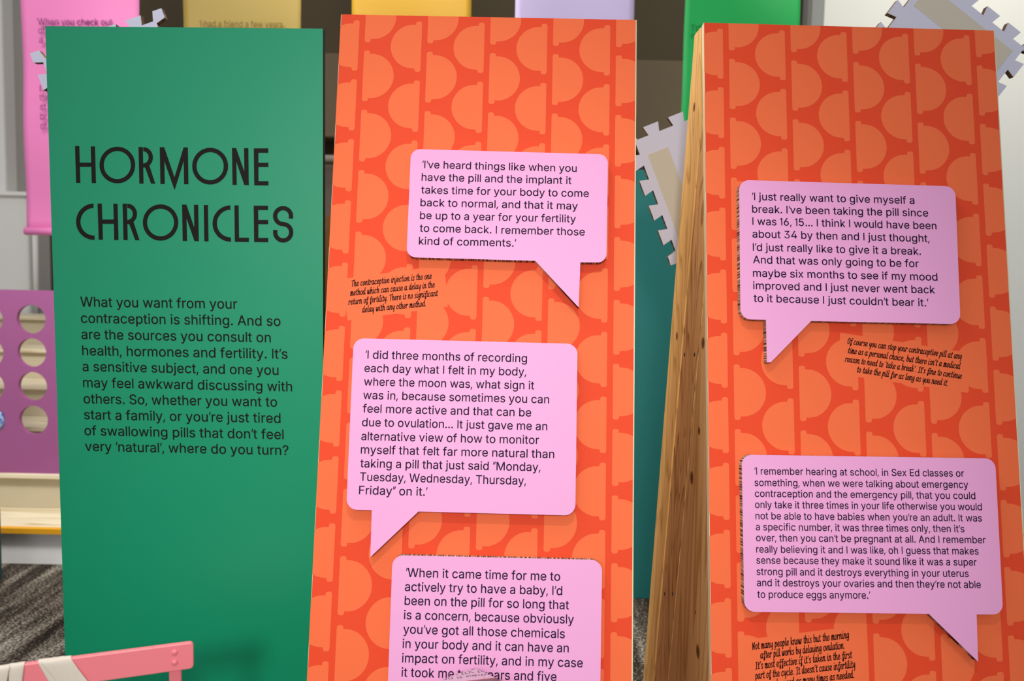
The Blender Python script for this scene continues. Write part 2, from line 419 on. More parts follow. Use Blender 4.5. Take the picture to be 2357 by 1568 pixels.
 'P': (445, ['60,0 60,509 235,509 272,506 305,499 332,487 356,471 375,452 390,430 400,404 407,377 409,348 407,318 400,291 390,265 375,243 356,223 332,207 305,195 272,188 235,186 109,186 109,242 233,242 269,246 297,256 318,272 333,294 342,319 344,348 342,376 333,402 318,423 297,439 268,449 232,452 125,452 125,0']),
 'Q': (533, ['245,159 313,159 369,85 384,65 468,-48 401,-48 346,27 331,46', '267,-7 225,-3 186,7 150,25 119,49 92,79 70,115 53,157 44,203 40,254 44,305 53,352 70,393 92,429 119,459 150,484 186,501 225,512 267,516 309,512 348,501 384,484 415,459 442,429 464,393 480,352 490,305 493,254 490,203 480,157 464,115 442,79 415,49 384,25 348,7 309,-3', '267,53 296,55 324,63 349,76 372,94 392,116 408,144 420,176 428,213 430,254 428,295 420,332 408,365 392,392 372,415 349,433 324,446 296,453 267,456 237,453 210,445 184,433 161,415 142,392 125,364 113,332 106,295 103,254 106,213 113,176 125,144 142,117 161,94 184,76 210,63 237,55']),
 'R': (449, ['60,0 60,509 236,509 273,506 305,500 333,489 367,465 390,433 401,408 407,381 409,352 407,323 401,296 390,271 367,240 333,217 305,206 273,200 236,198 96,198 96,255 234,255 269,258 298,267 319,281 334,300 342,324 345,352 342,380 334,405 319,425 298,440 269,449 233,452 125,452 125,0', '353,0 230,229 303,229 428,0']),
 'S': (447, ['224,-9 188,-7 156,-1 128,9 102,23 81,40 64,60 51,83 42,109 38,137 104,137 110,110 123,88 142,71 166,59 194,52 224,49 257,52 286,60 311,74 329,92 341,114 346,139 342,161 332,179 316,193 296,205 245,222 184,239 145,253 112,269 86,289 67,313 56,341 52,372 58,413 75,448 92,468 113,484 138,498 165,508 195,514 227,516 259,514 289,508 316,498 351,476 377,449 394,415 401,378 337,378 326,412 302,437 280,449 254,456 225,459 194,456 167,448 145,435 129,418 118,398 115,376 119,352 131,334 148,319 169,308 212,293 264,279 312,264 359,238 379,220 395,198 405,171 408,139 403,99 386,64 370,43 349,25 323,11 294,0 261,-7']),
 'T': (449, ['32,452 32,509 417,509 417,452 257,452 257,0 193,0 193,452']),
 'U': (517, ['259,-8 220,-6 186,2 154,15 126,33 103,55 85,80 71,108 63,140 60,173 60,509 124,509 124,178 128,144 141,113 160,87 187,68 220,56 259,52 298,56 331,68 357,87 377,113 389,144 393,178 393,509 457,509 457,173 454,140 446,108 433,80 414,55 391,33 363,15 332,2 297,-6']),
 'V': (480, ['204,0 16,509 84,509 192,206 215,137 248,31 235,31 267,138 290,206 395,509 463,509 278,0']),
 'W': (686, ['155,0 16,509 82,509 163,196 175,145 187,94 197,40 189,40 200,94 211,145 224,196 306,509 380,509 462,196 474,145 486,94 497,40 488,40 499,94 510,145 523,196 603,509 670,509 530,0 455,0 368,323 351,391 336,475 350,475 335,395 318,323 230,0']),
 'X': (474, ['18,0 217,284 217,236 29,509 104,509 178,400 204,361 223,329 243,292 232,292 252,329 272,361 298,400 374,509 446,509 259,239 259,287 456,0 382,0 292,129 268,165 250,195 230,231 244,231 225,196 206,166 182,129 91,0']),
 'Y': (472, ['203,0 203,208 16,509 91,509 192,344 222,292 250,230 224,230 251,293 280,344 381,509 455,509 268,208 268,0']),
 'Z': (438, ['42,0 42,46 273,385 306,431 341,476 348,454 285,452 223,452 40,452 40,509 397,509 397,462 169,129 134,81 97,33 90,54 152,57 214,57 399,57 399,0']),
 '0': (453, ['227,-7 191,-3 158,7 130,24 105,48 85,77 69,113 57,155 50,202 48,254 50,306 57,353 69,395 85,431 106,461 130,484 159,502 191,512 227,516 262,512 295,502 323,484 348,461 368,431 384,395 396,353 403,306 405,254 403,202 396,155 384,113 368,77 348,48 323,24 295,7 263,-3', '227,50 261,56 290,74 306,92 320,116 330,144 338,176 342,213 344,254 342,295 338,332 330,365 320,393 306,416 290,435 261,453 227,460 192,453 163,435 147,416 134,393 123,365 115,332 111,295 109,254 111,213 115,176 123,144 134,116 147,92 163,74 192,56']),
 '1': (453, ['76,0 76,55 391,55 391,0', '276,509 276,0 212,0 212,448 209,448 86,358 86,427 198,509']),
 '2': (453, ['64,0 64,47 234,229 282,282 311,327 318,348 320,371 317,397 308,419 293,436 273,449 250,457 224,460 196,457 172,447 153,433 139,413 130,390 127,362 66,362 68,391 75,418 86,442 111,473 143,496 168,507 196,513 225,516 254,513 281,507 306,497 337,474 361,445 376,411 381,372 378,345 371,318 357,290 336,259 267,180 153,60 153,57 389,57 389,0']),
 '3': (453, ['218,-7 188,-5 159,1 133,10 98,30 70,57 52,91 44,132 109,132 115,107 126,87 144,71 165,59 191,52 219,50 248,53 275,61 297,74 315,93 325,116 329,145 326,172 316,196 299,217 275,234 242,244 201,248 157,248 157,299 288,448 288,452 70,452 70,509 372,509 372,461 211,278 211,289 247,290 279,286 308,276 333,262 354,244 371,222 383,198 391,173 393,145 390,116 383,90 370,66 354,45 333,27 309,12 281,2 251,-5']),
 '4': (453, ['40,105 40,158 247,509 311,509 109,166 109,163 413,163 413,105', '282,0 282,121 282,146 282,318 343,318 343,0']),
 '5': (453, ['221,-7 192,-5 165,1 140,11 108,32 83,60 66,93 60,130 122,130 127,108 138,89 154,73 173,60 196,52 221,50 250,53 276,64 298,82 314,104 324,131 328,162 324,193 314,221 297,244 275,262 248,273 218,277 167,268 145,258 128,246 67,253 96,509 366,509 366,452 151,452 134,301 136,301 155,315 178,325 203,331 229,334 263,330 294,321 321,306 345,285 364,260 379,231 388,199 391,163 388,132 381,102 369,76 352,52 332,32 309,15 282,3 253,-4']),
 '6': (453, ['226,-7 196,-4 168,3 142,15 119,31 100,51 84,74 73,101 66,130 64,162 68,199 80,239 93,268 112,302 137,340 252,509 322,509 151,261 145,261 165,288 196,307 235,314 265,312 291,305 316,295 346,271 370,240 380,215 387,187 389,157 387,127 379,98 368,73 352,50 333,30 310,14 284,3 257,-4', '226,48 254,52 279,63 299,79 314,101 324,128 327,157 324,187 314,213 299,235 279,251 254,262 226,265 198,262 174,252 153,235 138,214 128,188 125,158 128,128 138,102 153,79 174,63 198,52']),
 '7': (453, ['97,0 323,448 323,452 62,452 62,509 391,509 391,449 165,0']),
 '8': (453, ['226,-7 193,-5 163,1 136,11 101,33 74,62 57,96 52,135 55,166 65,195 81,220 101,241 125,256 153,265 153,267 119,282 93,308 76,342 70,380 75,417 90,450 114,477 146,498 170,508 197,514 226,516 255,514 282,508 306,498 337,477 361,450 377,417 382,380 376,342 359,308 333,282 300,267 300,265 327,256 351,241 372,220 387,195 397,166 401,135 395,96 378,62 352,33 317,11 289,1 259,-5', '226,49 258,52 285,60 307,74 323,91 333,113 337,139 333,165 322,189 305,208 283,223 256,232 226,235 196,232 169,223 147,208 130,189 119,165 115,139 119,113 129,91 145,74 167,60 195,52', '226,290 252,292 274,300 293,313 307,330 316,351 319,376 316,399 308,420 294,437 275,449 252,457 226,460 200,457 177,449 159,437 145,420 136,399 133,376 136,351 145,330 159,313 178,300 201,292']),
 '9': (453, ['226,516 256,513 285,506 310,494 333,478 352,458 368,434 380,408 387,378 389,347 385,309 373,270 359,240 340,207 315,168 200,0 130,0 301,248 307,248 287,221 257,202 218,195 188,197 161,203 137,214 106,237 83,269 72,294 66,321 64,352 66,382 73,411 85,436 101,459 120,479 143,494 168,506 196,513', '226,460 199,457 174,446 154,429 138,407 129,381 125,352 129,322 138,295 154,274 174,257 199,247 226,243 254,247 279,257 299,273 314,295 324,321 327,350 324,381 314,407 299,429 279,446 254,457']),
 '.': (188, ['95,-4 78,-1 63,9 53,24 50,41 53,59 63,73 78,83 95,87 113,83 128,73 138,59 141,41 138,24 128,9 113,-1']),
 ',': (188, ['38,-119 68,71 137,71 84,-119']),
 '?': (358, ['132,152 132,159 134,200 141,230 153,252 168,269 209,298 230,314 247,334 258,357 262,384 259,406 250,425 237,441 220,452 200,459 178,462 157,459 137,453 120,441 106,425 96,404 92,378 27,378 33,418 49,452 73,479 103,499 138,511 178,516 219,511 255,498 284,478 306,451 319,418 324,382 319,344 306,311 284,284 254,261 219,235 200,205 194,158 194,152', '164,-4 146,-1 131,9 121,24 118,41 121,58 131,73 146,83 164,86 181,83 196,73 206,58 209,41 206,24 196,9 181,-1']),
 "'": (206, ['78,318 70,509 136,509 128,318']),
 '"': (321, ['78,318 70,509 136,509 128,318', '193,318 185,509 250,509 243,318']),
 ' ': (188, []),
}
FONT['I'] = (170, ["55,0 55,509 115,509 115,0"])
FONT['1'] = (210, ["104,0 104,430 22,385 22,445 118,509 164,509 164,0"])
FONT['l'] = (150, ["45,0 45,509 105,509 105,0"])
FONT["'"] = (105, ["30,340 62,509 112,509 66,340"])
FONT['"'] = (190, ["30,340 62,509 112,509 66,340", "112,340 144,509 194,509 148,340"])
FONT[','] = (150, ["18,-95 62,72 118,72 60,-95"])
FONT['t'] = (232, ["204,379 204,327 130,327 130,98 134,72 152,54 176,50 205,51 208,0 160,-3 120,4 90,24 72,55 68,95 68,327 6,327 6,379 68,379 68,471 130,471 130,379"])
_tri = {}


def glyph(ch):
    if ch not in _tri:
        cs = []
        for c in FONT[ch][1]:
            r_ = [Vector([float(k) for k in p.split(',')]) for p in c.split()]
            o_ = []
            for i in range(len(r_)):          # a touch bolder than the outlines
                d0, d1 = (r_[i] - r_[i - 1]), (r_[(i + 1) % len(r_)] - r_[i])
                if d0.length < 1e-6 or d1.length < 1e-6:
                    o_.append(tuple(r_[i] / 509)); continue
                n_ = Vector((-d0.y, d0.x)).normalized() + Vector((-d1.y, d1.x)).normalized()
                n_ = n_.normalized() if n_.length > 1e-6 else Vector((0, 0))
                o_.append(tuple((r_[i] + n_ * (0 if ch == '3' else 6.0)) / 509))
            cs.append(o_)
        pts = [p for c in cs for p in c]
        tr, base, used = [], [], set()
        n0 = [sum(len(c) for c in cs[:i]) for i in range(len(cs))]
        def inside(p, c):
            k = False
            for i in range(len(c)):
                (x1, y1), (x2, y2) = c[i - 1], c[i]
                if (y1 > p[1]) != (y2 > p[1]) and p[0] < (x2 - x1) * (p[1] - y1) / (y2 - y1) + x1:
                    k = not k
            return k
        hole = [any(j != i and inside(cs[i][0], cs[j]) for j in range(len(cs))) for i in range(len(cs))]
        for i in range(len(cs)):
            if hole[i]:
                continue
            grp = [i] + [j for j in range(len(cs)) if hole[j] and inside(cs[j][0], cs[i])]
            idx = [n0[j] + k for j in grp for k in range(len(cs[j]))]
            for t in tessellate_polygon([[Vector((x, y, 0)) for x, y in cs[j]] for j in grp]):
                tr.append(tuple(idx[k] for k in t))
        _tri[ch] = (FONT[ch][0] / 509, pts, tr)
    return _tri[ch]


def line_extent(s):
    w, x0, x1 = 0, None, 0
    for ch in s:
        a, pts, _ = glyph(ch)
        if pts:
            if x0 is None:
                x0 = w + min(p[0] for p in pts)
            x1 = w + max(p[0] for p in pts)
        w += a
    return x0 or 0, x1


def text_block(name, pl, lines, cap, t, m, parent, gl=None, ext=None, mirror=False):
    """lines: (string, left px, left baseline px, right px, right baseline px); cap height in metres"""
    gl, ext = gl or glyph, ext or line_extent
    v, f = [], []
    for s, xa, ya, xb, yb in lines:
        A, B = Vector(pl.uv(xa, ya)), Vector(pl.uv(xb, yb))
        d = (B - A)
        x0, x1 = ext(s)
        sx = d.length / (x1 - x0)
        d.normalize()
        up = Vector((d.y, -d.x))
        w = -x0
        for ch in s:
            a, pts, tr = gl(ch)
            b = len(v)
            for x, y in pts:
                q = A + d * ((w + x) * sx) + up * (y * cap)
                v.append(pl.P(q.x, q.y, t))
            f += [tuple(b + k for k in q) for q in tr]
            w += a
    ff = []
    for a, b_, c in f:
        n = (v[b_] - v[a]).cross(v[c] - v[a])
        ff.append((a, b_, c) if n.dot(pl.n) > 0 else (a, c, b_))
    return mesh(name, v, ff, m, parent)


# brush script strokes: x to the right, y up, x-height = 1
BR = {
'a': (.60, [[(.42,.85),(.3,1),(.1,.8),(.05,.35),(.15,.02),(.32,.2),(.42,.6)],[(.45,1),(.42,.3),(.5,.03),(.6,.15)]]),
'b': (.54, [[(.1,1.65),(.08,.1)],[(.08,.5),(.25,1),(.42,.85),(.45,.4),(.3,.02),(.1,.12)]]),
'c': (.50, [[(.42,.8),(.28,1),(.1,.75),(.06,.3),(.2,0),(.45,.22)]]),
'd': (.60, [[(.42,.85),(.3,1),(.1,.8),(.05,.35),(.15,.02),(.32,.2),(.42,.6)],[(.46,1.65),(.42,.3),(.5,.03),(.6,.13)]]),
'e': (.50, [[(.08,.4),(.3,.5),(.42,.75),(.3,1),(.12,.8),(.06,.3),(.2,0),(.48,.24)]]),
'f': (.44, [[(.5,1.35),(.38,1.5),(.26,1.25),(.2,.2),(.14,-.35),(.25,-.42),(.33,-.08),(.25,.3)],[(.05,.88),(.46,.96)]]),
'g': (.54, [[(.42,.85),(.3,1),(.1,.8),(.05,.4),(.15,.1),(.32,.25),(.42,.7)],[(.45,1),(.44,-.1),(.35,-.48),(.15,-.45),(.1,-.22)]]),
'h': (.56, [[(.1,1.65),(.08,0)],[(.08,.5),(.25,.97),(.4,.9),(.38,.2),(.46,.02),(.56,.14)]]),
'i': (.28, [[(.12,1),(.09,.25),(.17,.02),(.28,.14)],[(.16,1.36),(.18,1.42)]]),
'j': (.28, [[(.15,1),(.12,-.2),(0,-.5),(-.1,-.35)],[(.17,1.36),(.19,1.42)]]),
'k': (.50, [[(.1,1.65),(.08,0)],[(.42,.95),(.1,.45),(.3,.35),(.46,0)]]),
'l': (.28, [[(.15,1.65),(.1,.25),(.18,.02),(.28,.14)]]),
'm': (.68, [[(.08,1),(.06,0)],[(.06,.5),(.2,1),(.3,.85),(.28,0)],[(.28,.5),(.42,1),(.53,.85),(.5,.15),(.58,.02),(.68,.14)]]),
'n': (.56, [[(.08,1),(.06,0)],[(.06,.5),(.25,1),(.4,.9),(.38,.2),(.46,.02),(.56,.14)]]),
'o': (.50, [[(.28,1),(.1,.8),(.06,.3),(.2,0),(.38,.2),(.43,.7),(.28,1)]]),
'p': (.52, [[(.12,1),(.05,-.6)],[(.1,.5),(.28,1),(.43,.8),(.4,.25),(.22,.02),(.08,.2)]]),
'r': (.42, [[(.08,1),(.06,0)],[(.06,.5),(.2,.95),(.34,.95),(.4,.78)]]),
's': (.42, [[(.38,.85),(.25,1),(.1,.8),(.2,.55),(.34,.3),(.25,.02),(.05,.12)]]),
't': (.36, [[(.2,1.4),(.14,.25),(.22,.02),(.34,.14)],[(.03,.97),(.33,1.03)]]),
'u': (.57, [[(.08,1),(.06,.3),(.18,.02),(.34,.25),(.4,.7)],[(.42,1),(.4,.25),(.47,.02),(.57,.14)]]),
'v': (.48, [[(.05,1),(.12,.3),(.2,.02),(.36,.5),(.4,1),(.5,.9)]]),
'w': (.66, [[(.05,1),(.08,.2),(.16,.02),(.28,.5),(.3,.95)],[(.29,.6),(.34,.1),(.44,.05),(.56,.6),(.55,1),(.62,.92)]]),
'y': (.52, [[(.08,1),(.07,.4),(.18,.1),(.34,.35),(.4,.8)],[(.43,1),(.4,0),(.3,-.6)]]),
'T': (.50, [[(-.04,1.36),(.56,1.52)],[(.27,1.42),(.2,0)]]),
'O': (.56, [[(.34,1.5),(.12,1.2),(.06,.5),(.2,0),(.42,.3),(.5,1.0),(.34,1.5)]]),
'I': (.46, [[(.05,1.36),(.44,1.46)],[(.25,1.4),(.2,.04)],[(.02,0),(.4,.08)]]),
'N': (.58, [[(.06,0),(.12,1.4)],[(.12,1.4),(.4,0)],[(.4,0),(.5,1.5)]]),
'.': (.30, [[(.1,.04),(.12,.08)]]),
',': (.30, [[(.14,.1),(.08,-.25)]]),
"'": (.22, [[(.14,1.5),(.08,1.2)]]),
' ': (.30, []),
}
_br = {}


def smooth_pts(p, k=4):
    if len(p) < 3:
        return p
    q = [p[0]] + p + [p[-1]]
    out = []
    for i in range(1, len(q) - 2):
        a, b, c, d = [Vector(x) for x in q[i - 1:i + 3]]
        for j in range(k):
            t = j / k
            out.append(tuple(.5 * ((2 * b) + (c - a) * t + (2 * a - 5 * b + 4 * c - d) * t * t + (3 * b - a - 3 * c + d) * t ** 3)))
    out.append(p[-1])
    return out


def ribbon(pts, w, caps=True):
    """stroke outline: verts and triangles"""
    v, f = [], []
    P = [Vector(p) for p in pts]
    for i, p in enumerate(P):
        t = (P[min(i + 1, len(P) - 1)] - P[max(i - 1, 0)])
        t = t.normalized() if t.length > 1e-9 else Vector((0, 1))
        n = Vector((-t.y, t.x)) * w
        v += [p + n, p - n]
    for i in range(len(P) - 1):
        f += [(2 * i, 2 * i + 1, 2 * i + 3), (2 * i, 2 * i + 3, 2 * i + 2)]
    if caps:
        for p in (P[0], P[-1]):
            b = len(v)
            v += [p + Vector((math.cos(k * math.pi / 4), math.sin(k * math.pi / 4))) * w for k in range(8)]
            f += [(b, b + k, b + k + 1) for k in range(1, 7)]
    return [tuple(x) for x in v], f


def brush(ch):
    if ch not in _br:
        a, st = BR[ch]
        V, T = [], []
        for s in st:
            v, f = ribbon(smooth_pts(s), .086)
            b = len(V)
            V += [((x + .13 * y) / 1.0, y / 1.5) for x, y in v]     # cap height 1.5 -> 1
            T += [tuple(b + k for k in q) for q in f]
        _br[ch] = (a + .055, V, T)
    return _br[ch]


def brush_extent(s):
    w, x0, x1 = 0, None, 0
    for ch in s:
        a, pts, _ = brush(ch)
        if pts:
            if x0 is None:
                x0 = w + min(p[0] for p in pts)
            x1 = w + max(p[0] for p in pts)
        w += a
    return x0 or 0, x1


def crop(lines, ox, oy, sc):
    return [(s, ox + a / sc, oy + b / sc, ox + c / sc, oy + d / sc) for s, a, b, c, d in lines]

# ---------------------------------------------------------------- materials
M_orange = mat('orange_print', 'EC4C2A', .6, .15)
M_pattern = mat('light_orange_print', 'F87244', .6, .15)
M_pink = mat('pink_card', 'F2A8D6', .5, .3)
M_green = mat('green_print', '00996C', .42, .5)
M_black_edge = mat('black_edge', '12110F', .6, .3)
M_ink = mat('dark_ink', '1A0B2C', .6, .12)
M_black = mat('black_ink', '171210', .6, .2)
M_brushink = mat('maroon_black_ink', '220406', .6, .12)
M_cream = mat('cream_board', 'E8D6B0', .7, .2)
M_core = mat_wave('brown_honeycomb_core', '3E2616', 'E8CCA8', (1, .15, .9), 260, lo=.44, hi=.60)
M_white_card = mat('white_card', 'DEDDF0', .6, .3)
M_card_edge = mat_wave('corrugated_edge', '2A1A10', 'A88460', (1, .1, .8), 240, lo=.4, hi=.65)
M_tape = mat('cream_paper', 'D8CFBC', .7, .2)
M_kraft = mat('kraft_card', 'A88454', .8, .2, .1, 30)
M_wallwhite = mat('painted_white_wall', 'E2E0DA', .7, .2, .04, 3, .1, 40)
M_wallgrey = mat('grey_wall', '98948E', .7, .2, .04, 3)
M_brown = mat('olive_brown_wall', '685C46', .8, .2, .1, 2)
M_beam = mat('brown_beam', '84745C', .7, .2, .06, 4)
M_rail = mat('grey_rail', 'B4B0A4', .4, .5)
M_teal = mat('teal_painted_board', '267A76', .5, .35, .04, 4)
M_chair = mat('pink_chair_paint', 'F08088', .38, .5)
M_canvas = mat('cream_canvas', 'D8CCBC', .9, .1, .05, 400, .4, 900)
M_purple = mat('purple_board', '985484', .55, .3, .04, 5)
M_steel = mat('screw_steel', '6E6E66', .35, .5, Metallic=.8)


def carpet():
    m = mat('streaked_grey_carpet', '6A6258', .95, .1)
    nt = m.node_tree
    b = nt.nodes['Principled BSDF']
    tc = nt.nodes.new('ShaderNodeTexCoord')
    mp = nt.nodes.new('ShaderNodeMapping')
    mp.inputs['Rotation'].default_value = (0, 0, math.radians(4))
    mp.inputs['Scale'].default_value = (11, 1.1, 1)
    nt.links.new(tc.outputs['Object'], mp.inputs[0])
    n = nt.nodes.new('ShaderNodeTexNoise'); n.inputs['Scale'].default_value = 1.2; n.inputs['Detail'].default_value = 5
    n.inputs['Roughness'].default_value = .7
    nt.links.new(mp.outputs[0], n.inputs['Vector'])
    n2 = nt.nodes.new('ShaderNodeTexNoise'); n2.inputs['Scale'].default_value = 120; n2.inputs['Detail'].default_value = 4
    nt.links.new(tc.outputs['Object'], n2.inputs['Vector'])
    mx = nt.nodes.new('ShaderNodeMath'); mx.operation = 'MULTIPLY_ADD'; mx.inputs[1].default_value = .6
    nt.links.new(n2.outputs['Fac'], mx.inputs[0])
    ml = nt.nodes.new('ShaderNodeMath'); ml.operation = 'MULTIPLY'; ml.inputs[1].default_value = .55
    nt.links.new(n.outputs['Fac'], ml.inputs[0]); nt.links.new(ml.outputs[0], mx.inputs[2])
    r = ramp(nt, [(.46, '1A1512'), (.57, '3A322A'), (.66, '857D70'), (.76, 'C4BEB2')])
    nt.links.new(mx.outputs[0], r.inputs[0])
    nt.links.new(r.outputs[0], b.inputs['Base Color'])
    bp = nt.nodes.new('ShaderNodeBump'); bp.inputs['Strength'].default_value = .15; bp.inputs['Distance'].default_value = .001
    nt.links.new(n2.outputs['Fac'], bp.inputs['Height']); nt.links.new(bp.outputs[0], b.inputs['Normal'])
    return m


# ---------------------------------------------------------------- the room
struct(box('floor', (-4.2, -1.2, -.05), (4.2, 6.2, 0), carpet()))
struct(box('wall_back', (-4.2, 5.9, 0), (4.2, 6.05, 3.6), M_brown))
# beam across the dark recess
zb1 = atY(1500, 138, 5.6).z; zb0 = atY(1500, 332, 5.6).z
struct(box('trim_1', (-2.9, 5.6, zb0), (1.9, 5.9, zb1), M_beam, bev=.01))
# lower wall behind, lighter, with its grey rail
zr = atY(1480, 378, 5.3).z
struct(box('wall_low', (-2.95, 5.5, 0), (1.9, 5.62, zr - .02), mat('taupe_wall', '7E7466', .8, .2, .05, 3)))
rail = tube('handrail', [(-2.75, 5.35, zr), (1.75, 5.35, zr)], .022, M_rail)
tag(rail, 'grey round handrail running along the dark back wall behind the panels', 'handrail')
for i in range(4):
    x = -2.3 + i * 1.25
    tube('bracket', [(x, 5.35, zr), (x, 5.5, zr - .06)], .01, M_rail, rail, 8)
# left pilaster
xl = lambda px, Y: atY(px, 500, Y).x
zl = atY(40, 446, 5.2).z
struct(box('wall_left', (-4.2, 5.30, 0), (xl(15, 5.30), 5.9, 3.6), M_wallwhite, bev=.015))
struct(box('trim_2', (-4.0, 5.42, zl), (xl(118, 5.42), 5.7, 3.6), M_wallgrey, bev=.01))
struct(box('trim_3', (-4.0, 5.24, 0), (xl(64, 5.24), 5.5, zl), M_wallwhite, bev=.02))
struct(box('trim_4', (-4.0, 5.2, zl - .012), (xl(72, 5.2), 5.5, zl + .014), mat('white_ledge', 'E8E6E0', .5, .4), bev=.006))
pipe = tube('pipe', [(xl(80, 5.2), 5.2, .99), (xl(80, 5.2), 5.2, zl)], .018, M_wallwhite)
tag(pipe, 'thin white vertical pipe beside the white pilaster at left', 'pipe')
# right wall
wr = lambda px, Y: atY(px, 300, Y)
a = wr(1884, 4.7); b = wr(2080, 4.62); c = wr(2600, 4.0)
struct(mesh('wall_right', [(a.x, a.y, 0), (b.x, b.y, 0), (c.x, c.y, 0), (c.x + .3, c.y + .3, 0), (b.x, b.y + .2, 0), (a.x, a.y + .2, 0),
    (a.x, a.y, 3.6), (b.x, b.y, 3.6), (c.x, c.y, 3.6), (c.x + .3, c.y + .3, 3.6), (b.x, b.y + .2, 3.6), (a.x, a.y + .2, 3.6)],
    [(0, 1, 7, 6), (1, 2, 8, 7), (2, 3, 9, 8), (3, 4, 10, 9), (4, 5, 11, 10), (5, 0, 6, 11), (6, 7, 8, 9, 10, 11)], mat('white_wall', 'E6E6E0', .7, .2, .03, 2)))
struct(box('trim_5', (wr(1847, 4.9).x, 4.9, 0), (wr(1862, 4.9).x, 5.0, 3.6), M_wallgrey, bev=.01))
struct(box('trim_6', (wr(1836, 5.2).x, 5.1, 0), (wr(1900, 5.2).x, 5.4, 3.6), mat('dark_olive_trim', '5A5040', .8, .2)))

# stairs
M_tread = wood('cream_tread', 'E6DABC', 'C8B48C', (1, 0, 0), .8)
M_riser = mat('cream_riser', 'C4B89C', .7, .2, .06, 6)
M_riser0 = mat('grey_white_riser', 'E6E4E2', .7, .2, .06, 4)
stairs = empty('staircase', (-2.2, 3.4, 0), 'cream painted wooden steps with a yellow nosing behind the purple holed board', 'stairs')
Y0, RH, TD = 3.42, .170, .275
for i in range(6):
    y = Y0 + i * TD
    box('riser', (-3.5, y + .02, i * RH), (-.9, y + .04, (i + 1) * RH - .022), M_riser0 if i == 0 else M_riser, stairs)
    box('tread', (-3.5, y - .012, (i + 1) * RH - .022), (-.9, y + TD + .02, (i + 1) * RH), M_tread, stairs, bev=.003)
o = box('nosing', (-3.5, y * 0 + Y0 - .018, RH - .022), (-.9, Y0 + .012, RH + .001), mat('yellow_nosing', 'E0A020', .5, .3), stairs)
o['label'] = 'yellow nosing strip'
box('stringer', (-.9, Y0, 0), (-.86, Y0 + 6 * TD, 6 * RH), M_riser, stairs)

# ---------------------------------------------------------------- hanging banners
def banner(px0, px1, pybot, color, label, Y=4.0, lines=None, cap=.03, ink=None, ztop=3.3):
    a, b = atY(px0, 300 if pybot > 300 else 100, Y), atY(px1, 300 if pybot > 300 else 100, Y)
    zb = atY((px0 + px1) / 2, pybot, Y).z
    e = empty('hanging_banner', ((a.x + b.x) / 2, Y, zb), label, 'banner', 'coloured cloth banners hanging at the back')
    m = mat('banner_' + color, color, .55, .35)
    v, f = [], []
    n, k = 20, 24
    for i in range(k + 1):
        z = zb + (ztop - zb) * i / k
        for j in range(n + 1):
            s = j / n
            v.append((a.x + (b.x - a.x) * s, Y + .012 * math.sin(s * 5 + px0) + .006 * math.sin(i * .7 + s * 3), z))
    for i in range(k):
        for j in range(n):
            q = i * (n + 1) + j
            f.append((q, q + 1, q + n + 2, q + n + 1))
    cl = mesh('cloth', v, f, m, e, True)
    md = cl.modifiers.new('thick', 'SOLIDIFY'); md.thickness = .002
    tube('hem', [(a.x, Y + .004, zb + .018), ((a.x + b.x) / 2, Y + .004, zb + .018), (b.x, Y + .004, zb + .018)], .02, m, e)
    tube('rod', [(a.x - .03, Y, ztop + .01), (b.x + .03, Y, ztop + .01)], .012, M_rail, e)
    if lines:
        pl = Plane((a.x, Y - .025, ztop), (1, 0, 0), (0, 0, -1))
        for k in ([lines[:1], lines[1:2], lines[2:3], lines[3:]] if len(lines) > 3 else [[l] for l in lines]):
            text_block('printed_text', pl, k, cap, 0, ink, e)
    return e


ink_p = mat('plum_ink', '7A2C66', .6, .2)
ink_g = mat('deep_green_ink', '0E5A2C', .6, .2)
ink_y = mat('olive_ink', '5C4A10', .6, .2)
banner(52, 322, 543, 'E67EB6', 'pink cloth banner with dark text, leftmost at the back', lines=[
    ("'When you check out", 85, 57, 258, 58), ('of', 88, 77, 104, 77.4), ('a', 90, 99, 99, 99), ('I', 92, 211, 94.5, 211), ('r', 99, 211, 104, 211),
    ('the', 91, 231, 112, 231.4), ('st', 92, 253, 106, 253.3), ('br', 93, 275, 108, 275.3), ('of', 93, 297, 108, 297.3)], cap=.031, ink=ink_p)
banner(426, 693, 420, '988038', 'pale mustard cloth banner behind the top of the green panel', lines=[("'I had a friend a few years", 459, 62, 651, 64)], cap=.031, ink=ink_y)
banner(809, 1080, 400, 'BE901C', 'bright yellow cloth banner behind the left orange panel')
banner(1180, 1450, 400, 'C0B0D4', 'pale lilac cloth banner behind the left orange panel')
banner(1567, 1830, 400, '16A850', 'bright green cloth banner behind the gap between the orange panels', lines=[
    ("'I'd", 1590, 71, 1612, 71.5), ('n', 1591, 89, 1600, 89.2)], cap=.031, ink=ink_g)

# ---------------------------------------------------------------- teal board and teal box at the back
e = empty('teal_board', (.55, 3.2, 0), 'tall dark teal freestanding board behind the gap between the orange panels', 'display board')
x0, x1 = xl(1330, 3.2), xl(1640, 3.2)
box('board', (x0, 3.2, .0), (x1, 3.225, atY(1475, 391, 3.2).z), M_teal, e, bev=.002)
box('foot', (x0 + .06, 3.225, 0), (x0 + .1, 3.55, .03), M_teal, e)
box('foot', (x1 - .1, 3.225, 0), (x1 - .06, 3.55, .03), M_teal, e)
zt = atY(5, 1180, 3.05).z; zb = 0
xr = atY(13, 1300, 3.2).x
e = empty('teal_stool', (xr - .2, 3.12, 0), 'dark teal rounded box stool on the carpet at the far left edge', 'stool')
box('body', (xr - .4, 3.05, .012), (xr, 3.2, zt), mat('dark_teal_paint', '0A4248', .5, .4), e)
bevel(e.children[0], .035, 6)
box('base', (xr - .38, 3.07, 0), (xr - .02, 3.18, .012), M_black_edge, e)

